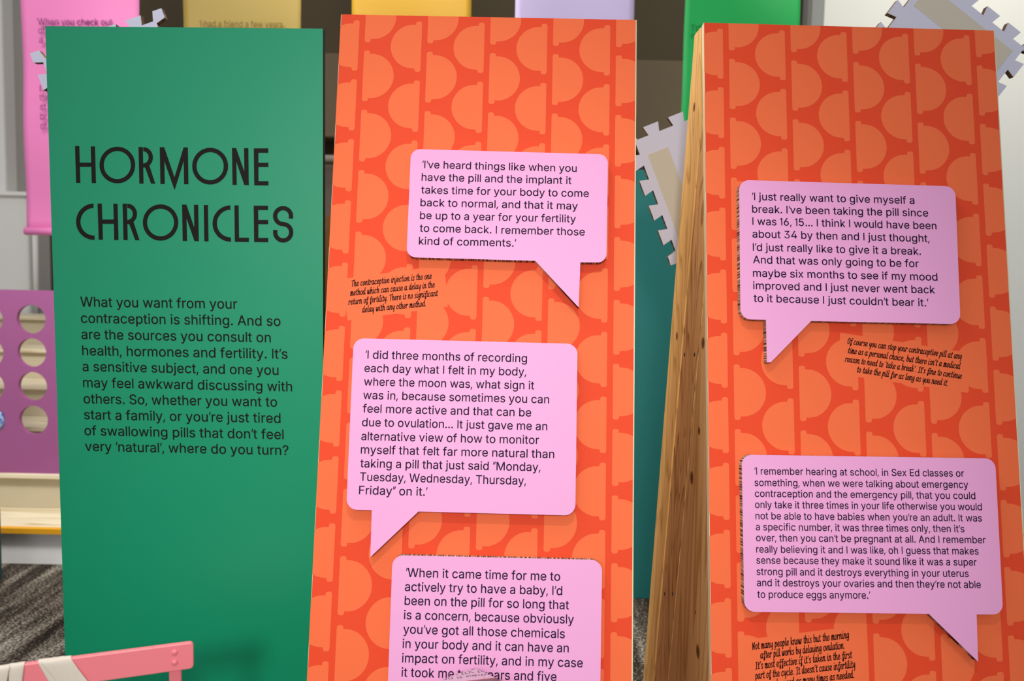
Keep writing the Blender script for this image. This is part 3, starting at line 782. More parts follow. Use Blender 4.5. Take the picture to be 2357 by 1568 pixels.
# ---------------------------------------------------------------- purple board with round holes, standing on the second tread
def holed_board():
    Y = 3.70
    zb_ = 2 * RH
    px1_, py0 = 165, 668
    A = atY(-180, 668, Y); B = atY(px1_, 669, Y)
    zt_ = atY(60, 668, Y).z
    e = empty('holed_board', ((A.x + B.x) / 2, Y, zb_), 'purple board with rows of round holes standing on the cream steps', 'display board')
    cols = []
    for cx in (-124, -26, 72.5):
        for py in (735, 812, 889.5, 967):
            dx = {735: -1, 812: 0.5, 889.5: 2.5, 967: 4.5}[py]
            c = atY(cx + dx, py, Y)
            cols.append((c.x, c.z))
    r = 33.5 * Y / F
    outer = [(A.x, zb_), (B.x, zb_), (B.x, zt_), (A.x, zt_)]
    N = 28
    holes = [[(cx + r * math.cos(2 * math.pi * k / N), cz + r * math.sin(2 * math.pi * k / N)) for k in range(N)] for cx, cz in cols]
    pts = [p for c in [outer] + holes for p in c]
    tr = tessellate_polygon([[Vector((x, z, 0)) for x, z in c] for c in [outer] + holes])
    v = [(x, Y, z) for x, z in pts] + [(x, Y + .022, z) for x, z in pts]
    n = len(pts)
    f = [tuple(t) for t in tr] + [tuple(n + k for k in t[::-1]) for t in tr]
    b = 0
    for c in [outer] + holes:
        for k in range(len(c)):
            i, j = b + k, b + (k + 1) % len(c)
            f.append((i, j, n + j, n + i))
        b += len(c)
    o = mesh('board', v, f, M_purple, e)
    fix_normals(o)
    # rear props
    box('strut', (A.x + .1, Y + .022, zb_), (A.x + .13, Y + .06, zt_ - .1), M_purple, e)
    # blue speckled ball caught in the lowest hole of the second column
    c = atY(-24, 967, Y)
    m = mat('blue_speckle', '5878B8', .6, .3)
    nt = m.node_tree; bs = nt.nodes['Principled BSDF']
    tcn = nt.nodes.new('ShaderNodeTexCoord')
    vo = nt.nodes.new('ShaderNodeTexVoronoi'); vo.inputs['Scale'].default_value = 60
    nt.links.new(tcn.outputs['Object'], vo.inputs['Vector'])
    rr = ramp(nt, [(.2, '3858A0'), (.55, '9CB0D8')])
    nt.links.new(vo.outputs['Distance'], rr.inputs[0]); nt.links.new(rr.outputs[0], bs.inputs['Base Color'])
    bm = bmesh.new()
    bmesh.ops.create_uvsphere(bm, u_segments=24, v_segments=14, radius=r * .97)
    bmesh.ops.scale(bm, vec=(1, .45, 1), verts=bm.verts)
    me = bpy.data.meshes.new('blue_ball'); bm.to_mesh(me); bm.free()
    ob = link('blue_disc', me, m, None, True)
    ob.location = (c.x, Y + .012, c.z)
    tag(ob, 'blue speckled round disc fitted in a hole of the purple board, at the left edge', 'disc')


holed_board()

# ---------------------------------------------------------------- leaning display panels
O1, B1 = tilted(785, 33, 1.618, -.53, 10.96)
O2, B2 = tilted(1620, 52, 1.626, .96, 11.29)
GR, BG = tilted(104, 60, 1.700, -2.35, -.95)


def pattern_polys(w, h):
    """dome shapes with lipped ends; clipped to the face"""
    polys = []
    H, R = .1072, .0452
    def dome(u, v, sgn):
        # flat side at u, dome bulges by sgn
        tw, th = .0122, .0070
        c = .0168
        pts = []
        rr = .0042
        ym = v + H / 2
        def rnd(cx, cy, a0, a1, r=rr):
            return [(cx + r * math.cos(math.radians(a0 + (a1 - a0) * k / 3)), cy + r * math.sin(math.radians(a0 + (a1 - a0) * k / 3))) for k in range(4)]
        # built with bulge to +x, then mirrored
        pts += rnd(rr, rr, 180, 270)
        pts += rnd(tw - rr, rr, 270, 360)
        pts.append((tw, th))
        for k in range(0, 25):
            an = math.radians(-90 + 180 * k / 24)
            pts.append((c + R * math.cos(an), H / 2 + (H / 2 - th) * math.sin(an)))
        pts.append((tw, H - th))
        pts += rnd(tw - rr, H - rr, 0, 90)
        pts += rnd(rr, H - rr, 90, 180)
        return [(u + sgn * x, v + y) for x, y in pts]
    vmax = h
    k = -1
    while .0122 + .1252 * k < vmax:
        for j in range(-1, 6):
            polys.append(dome(.0388 + .127 * j, .0122 + .1252 * k, -1))
            polys.append(dome(.0505 + .127 * j, .0762 + .1247 * k, 1))
        k += 1
    def clip(poly, ax, lim, keep):
        out = []
        for i in range(len(poly)):
            a, b_ = poly[i - 1], poly[i]
            ia, ib = keep * (a[ax] - lim) >= 0, keep * (b_[ax] - lim) >= 0
            if ia != ib:
                t = (lim - a[ax]) / (b_[ax] - a[ax])
                q = (a[0] + (b_[0] - a[0]) * t, a[1] + (b_[1] - a[1]) * t)
                out.append(q)
            if ib:
                out.append(b_)
        return out
    res = []
    for p in polys:
        tris = tessellate_polygon([[Vector((x, y, 0)) for x, y in p]])
        for t in tris:
            q = [p[i] for i in t]
            for ax, lim, keep in ((0, 0, 1), (0, w, -1), (1, 0, 1), (1, h, -1)):
                q = clip(q, ax, lim, keep) if q else q
            if len(q) >= 3:
                res.append(q)
    return res


def polys_mesh(name, pl, polys, t, m, parent):
    v, f = [], []
    for q in polys:
        b = len(v)
        q3 = [pl.P(x, y, t) for x, y in q]
        n = Vector()
        for i in range(1, len(q3) - 1):
            n += (q3[i] - q3[0]).cross(q3[i + 1] - q3[0])
        if n.dot(pl.n) < 0:
            q3.reverse()
        v += q3
        f.append(tuple(range(b, b + len(q3))))
    return mesh(name, v, f, m, parent)


def orange_panel(pl, back, label, patches, texts, knots=()):
    W_ = .6
    L_ = pl.o.z / -pl.v.z
    base = pl.P(W_ / 2, L_)
    e = empty('display_panel', (base.x, base.y, 0), label, 'display panel', 'orange patterned display panels')
    b = prism('board', pl, [(0, 0), (W_, 0), (W_, L_), (0, L_)], -.016, -.0004, M_cream, e)
    b['label'] = 'cream board with bare edges'
    prism('printed_face', pl, [(0.0008, 0), (W_ - .0022, 0), (W_ - .0022, L_), (0.0008, L_)], -.0004, 0, M_orange, e)
    polys_mesh('printed_pattern', pl, pattern_polys(W_ - .0022, L_), .00012, M_pattern, e)
    for q in patches:
        flat('caption_background', pl, [[[pl.uv(*p) for p in q]]], .0002, M_pattern, e)
    for tx, cap in texts:
        text_block('handwritten_caption', pl, tx, cap, .0004, M_brushink, e, brush, brush_extent)
    return e, L_


def a_frame(pl, back, L_, e, visible, ref):
    """timber back frame: side boards, rear legs and cross bars"""
    org = pl.P(0, 0, -.0165)
    side = Plane(org, back, (0, 0, -1))
    side.n = -pl.u                       # looks left
    # the profile is read where it shows (left side of the right panel) and shared by both frames
    rpl, rback = ref
    rorg, rn = rpl.P(0, 0, -.0165), -rpl.u
    def sp(px, py, c=0.0):
        d = ray(px, py)
        o = rorg + rn * c
        t = (o - CAM).dot(rn) / d.dot(rn)
        X = CAM + d * t - o
        return (X.dot(rback), -X.z)
    PR = visible
    # rear leg side strip, traced where it shows and continued to the floor
    A0, A1 = sp(1598.5, 80, .003), sp(1480, 1568, .003)
    R0, R1 = sp(1582, 640, .003), sp(1503, 1568, .003)
    zf = side.o.z                        # v at the floor
    def ext(p, q, v):
        t = (v - p[1]) / (q[1] - p[1])
        return (p[0] + (q[0] - p[0]) * t, v)
    def pu(v):                           # back face of the leaning board
        return -math.tan(math.acos(-pl.v.z)) * v
    Lf, Rf = ext(A0, A1, zf), ext(R0, R1, zf)
    tl = math.tan(math.acos(-pl.v.z))
    k_ = (R1[0] - R0[0]) / (R1[1] - R0[1])
    vx = (k_ * R0[1] - R0[0]) / (k_ + tl)     # where the ridge meets the back of the panel
    R0 = (-tl * vx + .0004, vx)
    vt = A0[1]
    Rt = (max(pu(vt), ext(R0, R1, vt)[0]), vt)
    M_leg = wood('pine_leg', 'F0BC70', 'CC9850', (Lf[0] - A0[0], 0, -(zf - vt)), 1.0, PR[0])
    M_plank = wood('pine_plank', 'DCA468', 'A06A34', (Lf[0] - A0[0], 0, -(zf - vt)), 1.5, PR[1])
    M_ply = wood('pine_side_board', 'E0AC70', 'BC8448', (0.02, .02, -1), .8, PR[2])
    # strip/plank boundary and plank/board boundary
    Q0, Q1 = sp(1620, 655), sp(1537, 1568)
    Qf = ext(Q0, Q1, zf)
    W_ = .6
    for c, s in ((0, 1), (W_, -1)):
        def pr(name, poly, t0, t1, m, bev=.0015):
            n = len(poly)
            v = [side.P(a_, b_, s * t1 - c) for a_, b_ in poly] + [side.P(a_, b_, s * t0 - c) for a_, b_ in poly]
            f = [tuple(range(n)), tuple(range(2 * n - 1, n - 1, -1))] + [(i, n + i, n + (i + 1) % n, (i + 1) % n) for i in range(n)]
            o = mesh(name, v, f, m, e)
            fix_normals(o)
            if bev:
                bevel(o, bev)
            return o
        top = (pu(vt), vt)
        g = pr('rear_leg', [A0, (pu(vt) + .0004, vt), R0, Rf, Lf], -.03, .003, M_leg)
        g['label'] = 'pale pine rear leg'
        Rm = ext(R0, R1, Q0[1])
        pr('plank', [R0, (pu(Q0[1]) , Q0[1]), Qf, Rf], -.020, .0, M_plank)
        pr('side_board', [(pu(Q0[1]) , Q0[1]), (pu(zf), zf), Qf], -.022, -.001, M_ply)
        if c == 0:
            for (px, py) in ((1576, 816), (1599, 816), (1530, 1367), (1549, 1367)):
                a_, b_ = sp(px, py)
                P0 = side.P(a_, b_, 0)
                sc = tube('screw', [P0, P0 + side.n * .0012], .0036, M_black_edge, e, 12)
                tube('screw_head', [P0 + side.n * .0012, P0 + side.n * .0016], .0024, M_steel, sc, 10)
    # cross bars between the side frames
    for v_ in (.35, 1.0, 1.6):
        u_ = ext(R0, R1, v_)[0] - .004
        p = [side.P(u_, v_, -.022), side.P(u_, v_, -(W_ - .022))]
        q = [x + side.u * -.02 for x in p]
        dz = Vector((0, 0, -.06))
        vv = [p[0], p[1], q[1], q[0], p[0] + dz, p[1] + dz, q[1] + dz, q[0] + dz]
        o = mesh('cross_bar', vv, [(0, 1, 2, 3), (7, 6, 5, 4), (0, 4, 5, 1), (1, 5, 6, 2), (2, 6, 7, 3), (3, 7, 4, 0)], M_leg, e)
        fix_normals(o)
    return side, sp


# captions
cap1 = crop([("The contraceptive injection is the one", 250, 503, 1805, 350), ("method which can cause a delay in the", 220, 682, 1865, 517),
             ("return of fertility. There is no significant", 185, 858, 1928, 682), ("delay with any other method.", 450, 1008, 1690, 885)], 780, 600, 8.418)
cap2 = crop([("Of course you can stop your contraceptive pill at any", 222, 232, 2165, 495), ("time as a personal choice, but there isn't a medical", 230, 390, 2140, 662),
             ("reason to need to 'take a break'. It's fine to continue", 178, 535, 2162, 828), ("to take the pill for as long as you need it.", 383, 715, 1922, 948)], 1920, 760, 7.366)
cap3 = crop([("Not many people know this but the morning", 230, 412, 1882, 212), ("after pill works by delaying ovulation.", 370, 562, 1800, 390),
             ("It's most effective if it's taken in the first", 282, 745, 1935, 550), ("part of the cycle. It doesn't cause infertility", 275, 912, 1988, 712),
             ("It can be used as many times as needed.", 370, 1075, 1962, 885)], 1700, 1440, 7.366)

P1, L1 = orange_panel(O1, B1, 'left orange panel with three speech bubbles, leaning back between green panel and wooden frame',
    [[(788, 642), (1023, 611), (1031, 706), (800, 738)]], [(cap1, .0118)])
P2, L2 = orange_panel(O2, B2, 'right orange panel with two speech bubbles, leaning on its pine frame',
    [[(1934, 766), (2236, 813), (2229, 905), (1926, 861)], [(1712, 1473), (1995, 1438), (2004, 1640), (1716, 1660)]], [(cap2, .0118), (cap3, .0128)])
s1, _ = a_frame(O1, B1, L1, P1, ([], [], []), (O2, B2))
side_org = O2.P(0, 0, -.0165)


def knot_list(pts):
    out = []
    n = -O2.u
    for px, py, r in pts:
        d = ray(px, py)
        t = (side_org - CAM).dot(n) / d.dot(n)
        X = CAM + d * t - P2.location
        out.append((X.x, X.y, X.z, r))
    return out


K = (knot_list([(1601, 247, .012), (1561, 774, .012), (1519, 1097, .010), (1496, 1369, .006)]),
     knot_list([(1575, 760, .010), (1552, 1034, .010)]),
     knot_list([(1617, 790, .014), (1608, 992, .010), (1591, 1100, .016), (1605, 1500, .016), (1600, 1410, .005)]))
a_frame(O2, B2, L2, P2, K, (O2, B2))

# ---------------------------------------------------------------- green panel
Lg = GR.o.z / -GR.v.z
gb = GR.P(.3, Lg)
G = empty('title_panel', (gb.x, gb.y, 0), 'green upright panel with the large black title and a paragraph below it', 'display panel')
Wg = GR.uv(743, 66)[0]
prism('board', GR, rounded([(0, 0), (Wg, 0.0), (Wg, Lg), (0, Lg)], [0, 0, 0, 0]), -.018, -.0006, M_black_edge, G)
prism('printed_face', GR, [(0.0, 0), (Wg, 0), (Wg, Lg), (0.0, Lg)], -.0006, 0, M_green, G)
for x in (.08, Wg - .12):
    u0 = GR.P(x, Lg - .5, -.018); 
    mesh('support', [u0, u0 + GR.u * .04, GR.P(x + .04, Lg, -.018), GR.P(x, Lg, -.018), u0 + BG * .02, u0 + GR.u * .04 + BG * .02,
         GR.P(x + .04, Lg, -.018) + BG * .4, GR.P(x, Lg, -.018) + BG * .4],
         [(0, 1, 2, 3), (7, 6, 5, 4), (0, 4, 5, 1), (1, 5, 6, 2), (2, 6, 7, 3), (3, 7, 4, 0)], M_black_edge, G)


def gcrop(x, y):
    return GR.uv(140 + x / 3.8016, 300 + y / 3.8016)


def ell(cx, cy, rx, ry, a0, a1, n=40):
    return [(cx + rx * math.cos(math.radians(a0 + (a1 - a0) * k / n)), cy - ry * math.sin(math.radians(a0 + (a1 - a0) * k / n))) for k in range(n + 1)]


def letter(*polys):
    """each poly a list of contours in crop pixels -> one mesh letter"""
    flat('letter', GR, [[[gcrop(*p) for p in c] for c in g] for g in polys], .0004, M_black, G)


def strokepoly(path, w):
    v, f = ribbon(path, w, False)
    L, R = v[0::2], v[1::2]
    return [L + R[::-1]]


q = lambda *p: [list(p)]
letter(q((125,138),(162,138),(171,460),(134,460)), q((262,141),(299,141),(308,462),(271,462)), q((163,283),(267,283),(268,320),(166,320)))
letter([ell(495,304,156,160,0,360)[:-1], ell(495,304,119,123,0,360)[:-1]])
letter(q((680,146),(718,147),(724,467),(688,467)),
       [ell(722,237,84,90,90,-90,20) + ell(722,237,47,53,-90,90,20)],
       q((738,326),(775,308),(827,468),(790,467)))
letter(q((866,148),(905,148),(995,412),(1075,149),(1112,150),(1117,472),(1079,472),(1076,268),(996,524),(906,270),(910,470),(872,470)))
letter([ell(1307,314,157,161,0,360)[:-1], ell(1307,314,119,123,0,360)[:-1]])
letter(q((1498,155),(1534,155),(1606,362),(1604,156),(1641,156),(1645,480),(1606,479),(1536,275),(1540,478),(1503,478)))
letter(q((1689,158),(1815,158),(1815,197),(1729,197),(1729,284),(1816,284),(1816,322),(1729,322),(1730,445),(1817,445),(1817,483),(1693,482)))
letter([[(286,641)] + ell(290,800,156,159,92,268,30) + [(296,958),(296,921)] + ell(290,800,118,121,268,92,30) + [(287,678)]])
letter(q((322,641),(359,641),(369,958),(332,958)), q((460,642),(497,643),(505,961),(468,961)), q((361,781),(464,781),(466,819),(363,819)))
letter(q((541,642),(578,642),(586,961),(549,961)), [ell(582,732,85,90,90,-90,20) + ell(582,732,48,53,-90,90,20)], q((599,820),(636,800),(689,963),(652,962)))
letter([ell(873,807,155,159,0,360)[:-1], ell(873,807,118,121,0,360)[:-1]])
letter(q((1061,650),(1099,650),(1168,853),(1165,652),(1202,652),(1208,971),(1170,970),(1100,770),(1105,969),(1067,969)))
letter(q((1251,654),(1287,654),(1293,972),(1256,972)))
letter([[(1484,657)] + ell(1486,816,158,159,92,268,30) + [(1489,977),(1489,940)] + ell(1486,816,120,121,268,92,30) + [(1484,695)]])
letter(q((1519,657),(1556,657),(1560,940),(1646,940),(1646,978),(1523,976)))
letter(q((1688,660),(1813,660),(1813,698),(1727,698),(1728,785),(1814,785),(1814,822),(1728,822),(1729,942),(1815,942),(1815,980),(1692,978)))
sp_ = [(2014,773)] + ell(1945,751,69.5,69.5,0,270,24) + ell(1946,893,70,71.5,90,-180,26)[1:] + [(1877,872)]
letter(strokepoly(sp_, 18.8))

body = crop([("What you want from your", 97,175,1477,195), ("contraception is shifting. And so", 102,318,1858,346), ("are the sources you consult on", 106,460,1772,490),
 ("health, hormones and fertility. It's", 113,603,1920,635), ("a sensitive subject, and one you", 116,743,1840,777), ("may feel awkward discussing with", 121,885,1960,922),
 ("others. So, whether you want to", 125,1027,1828,1057), ("start a family, or you're just tired", 130,1167,1858,1200), ("of swallowing pills that don't feel", 133,1307,1885,1343),
 ("very 'natural', where do you turn?", 138,1445,1928,1483)], 160, 660, 3.824)
text_block('printed_text', GR, body, .0216, .0004, M_black, G)

# ---------------------------------------------------------------- speech bubbles
BT = .018


def bubble(pl, corners, rad, tail, tail_at, label, lines, cap, scale_note=None):
    fp = pl.off(BT)
    c = [fp.uv(*p) for p in corners]          # TL TR BR BL
    t = [fp.uv(*p) for p in tail]
    poly = [c[0], c[1], c[2]] + t + [c[3]]
    rd = [rad, rad, rad] + [0] * len(t) + [rad]
    poly = rounded(poly, rd)
    ctr = fp.P((c[0][0] + c[2][0]) / 2, (c[0][1] + c[2][1]) / 2, -BT)
    e = empty('speech_bubble', ctr, label, 'speech bubble', 'pink cardboard speech bubbles on the orange panels')
    k = prism('honeycomb_core', fp, poly, -BT + .0006, -.0008, M_core, e)
    k['label'] = 'brown ribbed cardboard edge'
    prism('pink_face', fp, poly, -.0008, 0, M_pink, e)
    text_block('printed_text', fp, lines, cap, .0003, M_ink, e)
    return e, fp


bubble(O1, [(946,343),(1399.6,355.5),(1396,604.5),(935.5,592)], .018, [(1335.9,604),(1331.8,707.6),(1232.2,600.5)], 2,
 'top pink speech bubble on the left orange panel, tail pointing down right', crop([
 ("'I've heard things like when you",268,250,1595,283),("have the pill and the implant it",262,358,1550,388),("takes time for your body to come",258,468,1700,500),
 ("back to normal, and that it may",252,577,1605,607),("be up to a year for your fertility",248,687,1588,718),("to come back. I remember those",245,797,1665,830),
 ("kind of comments.'",238,907,1075,926)], 900, 320, 3.733), .0150)
bubble(O1, [(814,778.6),(1329.4,791.7),(1324.2,1187.1),(796.9,1173.4)], .020, [(963.2,1177.8),(852.3,1282.9),(855.8,1174.7)], 2,
 'middle pink speech bubble on the left orange panel, tail pointing down left', crop([
 ("'I did three months of recording",235,190,1315,215),("each day what I felt in my body,",228,280,1310,305),("where the moon was, what sign it",225,370,1362,397),
 ("was in, because sometimes you can",220,460,1463,490),("feel more active and that can be",217,550,1343,578),("due to ovulation... It just gave me an",212,642,1450,670),
 ("alternative view of how to monitor",207,735,1395,762),("myself that felt far more natural than",204,825,1497,856),("taking a pill that just said \"Monday,",200,917,1405,943),
 ("Tuesday, Wednesday, Thursday,",198,1007,1308,1034),("Friday\" on it.'",192,1097,650,1108)], 760, 760, 2.903), .0156)
bub3, F3 = bubble(O1, [(903.4,1278.1),(1386.1,1289.5),(1379,1760),(887,1745)], .020, [(1250,1756),(1040,1860),(1050,1751)], 2,
 'lowest pink speech bubble on the left orange panel, cut by the bottom of the picture', crop([
 ("'When it came time for me to",282,335,1632,370),("actively try to have a baby, I'd",272,458,1650,495),("been on the pill for so long that",270,580,1708,620),
 ("is a concern, because obviously",264,705,1752,745),("you've got all those chemicals",258,830,1673,872),("in your body and it can have an",252,957,1707,997),
 ("impact on fertility, and in my case",247,1083,1830,1127),("it took me two years and five",243,1208,1600,1248)], 860, 1240, 3.8016), .0160)
bubble(O2, [(1701.3,414.2),(2198.7,429.1),(2211,746.4),(1704.5,735)], .020, [(1867.1,739.1),(1774.3,834.2),(1765.3,834.2),(1763.3,736.4)], 2,
 'upper pink speech bubble on the right orange panel, tail pointing down left', crop([
 ("'I just really want to give myself a",275,243,1402,270),("break. I've been taking the pill since",275,330,1498,358),("I was 16, 15... I think I would have been",277,415,1555,447),
 ("about 34 by then and I just thought,",277,503,1507,535),("I'd just really like to give it a break.",280,595,1447,624),("And that was only going to be for",281,682,1432,710),
 ("maybe six months to see if my mood",281,775,1562,803),("improved and I just never went back",282,862,1545,892),("to it because I just couldn't bear it.'",285,950,1500,982)], 1640, 380, 3.016), .0150)
bubble(O2, [(1707.1,1046.9),(2290.6,1055.6),(2309.1,1414.8),(1713.4,1408.5)], .019, [(2248,1414.8),(2251.5,1523.8),(2137.9,1413.4)], 2,
 'lower pink speech bubble on the right orange panel with the longest text', crop([
 ("'I remember hearing at school, in Sex Ed classes or",277,207,1657,222),("something, when we were talking about emergency",277,283,1685,297),
 ("contraception and the emergency pill, that you could",279,355,1732,370),("only take it three times in your life otherwise you would",280,428,1775,443),
 ("not be able to have babies when you're an adult. It was",283,502,1775,517),("a specific number, it was three times only, then it's",285,575,1660,588),
 ("over, then you can't be pregnant at all. And I remember",287,647,1800,661),("really believing it and I was like, oh I guess that makes",288,722,1753,735),
 ("sense because they make it sound like it was a super",289,795,1740,808),("strong pill and it destroys everything in your uterus",290,870,1688,883),
 ("and it destroys your ovaries and then they're not able",292,943,1768,956),("to produce eggs anymore.'",295,1020,1040,1026)], 1640, 1020, 2.862), .0131)

# ---------------------------------------------------------------- clear leaflet holder in front of the lowest bubble (its lid mirrors the text)
def leaflet_holder():
    Qp = atY(1090, 1556, 1.36)
    fp = F3
    def hit(px, py):
        a_, b_ = fp.uv(px, py)
        return fp.P(a_, b_, 0)
    Pt = hit(1060, 1322)
    n = ((Pt - Qp).normalized() + (CAM - Qp).normalized()).normalized()
    def onp(px, py):
        d = ray(px, py)
        return CAM + d * ((Qp - CAM).dot(n) / d.dot(n))
    out = [onp(1006, 1572), onp(1050, 1552), onp(1088, 1540), onp(1100, 1541), onp(1140, 1560), onp(1160, 1572), onp(1170, 1620), onp(990, 1620)]
    m = bpy.data.materials.new('clear_plastic')
    m.use_nodes = True
    nt = m.node_tree
    nt.nodes.clear()
    outn = nt.nodes.new('ShaderNodeOutputMaterial')
    tr = nt.nodes.new('ShaderNodeBsdfTransparent'); tr.inputs[0].default_value = (.86, .76, .80, 1)
    gl = nt.nodes.new('ShaderNodeBsdfGlossy'); gl.inputs['Roughness'].default_value = .02; gl.inputs['Color'].default_value = (.85, .8, .82, 1)
    df = nt.nodes.new('ShaderNodeBsdfDiffuse'); df.inputs[0].default_value = (.5, .3, .38, 1)
    m1 = nt.nodes.new('ShaderNodeMixShader'); m1.inputs[0].default_value = .62
    m2 = nt.nodes.new('ShaderNodeMixShader'); m2.inputs[0].default_value = .18
    nt.links.new(tr.outputs[0], m1.inputs[1]); nt.links.new(gl.outputs[0], m1.inputs[2])
    nt.links.new(m1.outputs[0], m2.inputs[1]); nt.links.new(df.outputs[0], m2.inputs[2])
    nt.links.new(m2.outputs[0], outn.inputs[0])
    base = sum(out, Vector()) / len(out)
    e = empty('leaflet_holder', (base.x, base.y, base.z - .08), 'clear plastic leaflet holder corner poking up in front of the lowest bubble', 'leaflet holder')
    k = len(out)
    v = out + [p - n * .003 for p in out]
    f = [tuple(range(k)), tuple(range(2 * k - 1, k - 1, -1))] + [(i, (i + 1) % k, k + (i + 1) % k, k + i) for i in range(k)]
    o = mesh('lid', v, f, m, e)
    fix_normals(o)
    # pocket below, out of the frame
    lo = Vector((0, 0, -.12))
    a_, b_ = out[7], out[6]
    prismv = [a_, b_, b_ + lo, a_ + lo]
    back = [p + Vector((0, .03, 0)) for p in prismv]
    o = mesh('pocket', prismv + back, [(0, 1, 2, 3), (7, 6, 5, 4), (0, 4, 5, 1), (1, 5, 6, 2), (2, 6, 7, 3), (3, 7, 4, 0)], m, e)
    fix_normals(o)


leaflet_holder()

# ---------------------------------------------------------------- white dovetail-edged cards
def card(corner_px, ang, Y, label, patch, matface=M_white_card, tilt=0.0, t=.017, L=.300):
    """corner_px: inner corner (top-left before rotation); ang: rotation of its top side, degrees, + = rising to the right"""
    C_ = atY(corner_px[0], corner_px[1], Y)
    a_ = math.radians(ang)
    u = Vector((math.cos(a_), 0, math.sin(a_)))
    v = Vector((math.sin(a_), 0, -math.cos(a_)))
    pl = Plane(C_, u, v)
    D = .0235
    one = [(-D, -D), (0, -D), (.007, 0)]
    for k in range(4):
        c_ = L / 2 + (k - 1.5) * .066
        one += [(c_ - .0142, 0), (c_ - .0200, -D), (c_ + .0200, -D), (c_ + .0142, 0)]
    one += [(L - .007, 0), (L, -D)]
    pts = []
    for s in range(4):
        for x, y in one:
            cx, cy = x - L / 2, y - L / 2
            for _ in range(s):
                cx, cy = -cy, cx
            pts.append((cx + L / 2, cy + L / 2))
    ctr = pl.P(L / 2, L / 2, 0)
    e = empty('dovetail_card', ctr, label, 'card cutout', 'white cards with dovetail notched edges')
    k = prism('corrugated_layer', pl, pts, -t, -.0006, M_card_edge, e)
    k['label'] = 'brown corrugated edge'
    prism('face_sheet', pl, pts, -.0006, 0, matface, e)
    if patch:
        u0, v0, u1, v1 = patch
        o = prism('paper_patch', pl, [(u0, v0), (u1, v0), (u1, v1), (u0, v1)], 0, .0006, M_tape, e)
        o['label'] = 'cream paper patch'
    return pl


card((1461, 324), 22.5, 2.02, 'white notched card behind the gap between the orange panels', (.018, .044, .072, .27))
card((2141, -62), -35.5, 2.02, 'white notched card behind the top right corner of the right orange panel', (.016, .023, .28, .085))
card((97, 137), 19.5, 2.02, 'white notched card behind the top left of the green panel', None)
card((757, 522), -62, 2.0, 'brown notched card glimpsed between the green panel and left orange panel', None, M_kraft)

# ---------------------------------------------------------------- pink folding chair with a canvas bag
def chair():
    e = empty('folding_chair', (-.62, 1.3, 0), 'pink metal folding chair in front of the green panel, bottom left', 'chair')
    YR = 1.15
    R = atY(445, 1480, YR)
    Rb = atY(445, 1539, YR)
    yaw = math.radians(18)
    # second point: same height on the px=56 ray
    d = ray(56, 1530.5)
    t = (R.z - CH) / d.z
    Lp = CAM + d * t
    u = (R - Lp); u.z = 0; u.normalize()
    H = R.z - Rb.z
    W_ = .40
    v = Vector((0, 0, -1))
    pl = Plane(R - u * W_, u, v)
    back = Vector((-u.y, u.x, 0))
    r = .006
    prism('back_rail', pl, rounded([(0, 0), (W_, 0), (W_, H), (0, H)], [r] * 4, 5), -.009, 0, M_chair, e, bev=.001)
    pxs = pl.uv(402, 1510)[0]
    for x in (pxs, W_ - pxs):
        for py in (1502, 1525):
            y = pl.uv(401, py)[1]
            bm = bmesh.new()
            bmesh.ops.create_uvsphere(bm, u_segments=16, v_segments=8, radius=.0043)
            bmesh.ops.scale(bm, vec=(1, 1, .5), verts=bm.verts)
            rot = pl.n.to_track_quat('Z', 'Y').to_matrix().to_4x4()
            bmesh.ops.transform(bm, matrix=Matrix.Translation(pl.P(x, y, .0005) - e.location) @ rot, verts=bm.verts)
            me = bpy.data.meshes.new('rivet'); bm.to_mesh(me); bm.free()
            link('rivet', me, M_chair, e, True)
    hw = .0085
    # rear posts run down and forward to the front feet, rear legs cross them
    def bar(name, A, B, w=.0085, th=.012):
        dd = (B - A).normalized()
        s = u * w
        f_ = dd.cross(u).normalized() * th / 2
        vv = [A - s - f_, A + s - f_, A + s + f_, A - s + f_, B - s - f_, B + s - f_, B + s + f_, B - s + f_]
        o = mesh(name, vv, [(0, 1, 2, 3), (7, 6, 5, 4), (0, 4, 5, 1), (1, 5, 6, 2), (2, 6, 7, 3), (3, 7, 4, 0)], M_chair, e)
        fix_normals(o)
        return bevel(o, .002)
    ztop = R.z
    for x in (pxs, W_ - pxs):
        A = pl.P(x, .014, -.0155)
        mid = Vector((A.x, A.y, .45)) + back * .03
        ft = Vector((A.x, A.y, 0.0)) + back * .36
        bar('back_post', A, mid)
        bar('leg', mid, ft)
        xo = u * (.014 if x > W_ / 2 else -.014)
        bar('leg', Vector((A.x, A.y, .44)) + back * .36 + xo, Vector((A.x, A.y, 0)) + back * .0 + xo)
    # seat slats
    for k in range(6):
        o0 = Plane(Vector((pl.o.x, pl.o.y, .46)) + back * (.04 + k * .058), u, back)
        o0.n = Vector((0, 0, 1))
        s = prism('seat_slat', o0, [(.015, 0), (W_ - .015, 0), (W_ - .015, .048), (.015, .048)], -.008, .006, M_chair, e, bev=.002)
    for z_, bk in ((.10, .29), (.12, .10)):
        bar('stretcher', Vector((pl.o.x, pl.o.y, z_)) + back * bk + u * .03, Vector((pl.o.x, pl.o.y, z_)) + back * bk + u * (W_ - .03), .0, .0) if False else \
            tube('stretcher', [Vector((pl.o.x, pl.o.y, z_)) + back * bk + u * .04, Vector((pl.o.x, pl.o.y, z_)) + back * bk + u * (W_ - .04)], .006, M_chair, e, 10)
    return pl, u, back, H, W_


CPL, CU, CB, CHh, CW = chair()


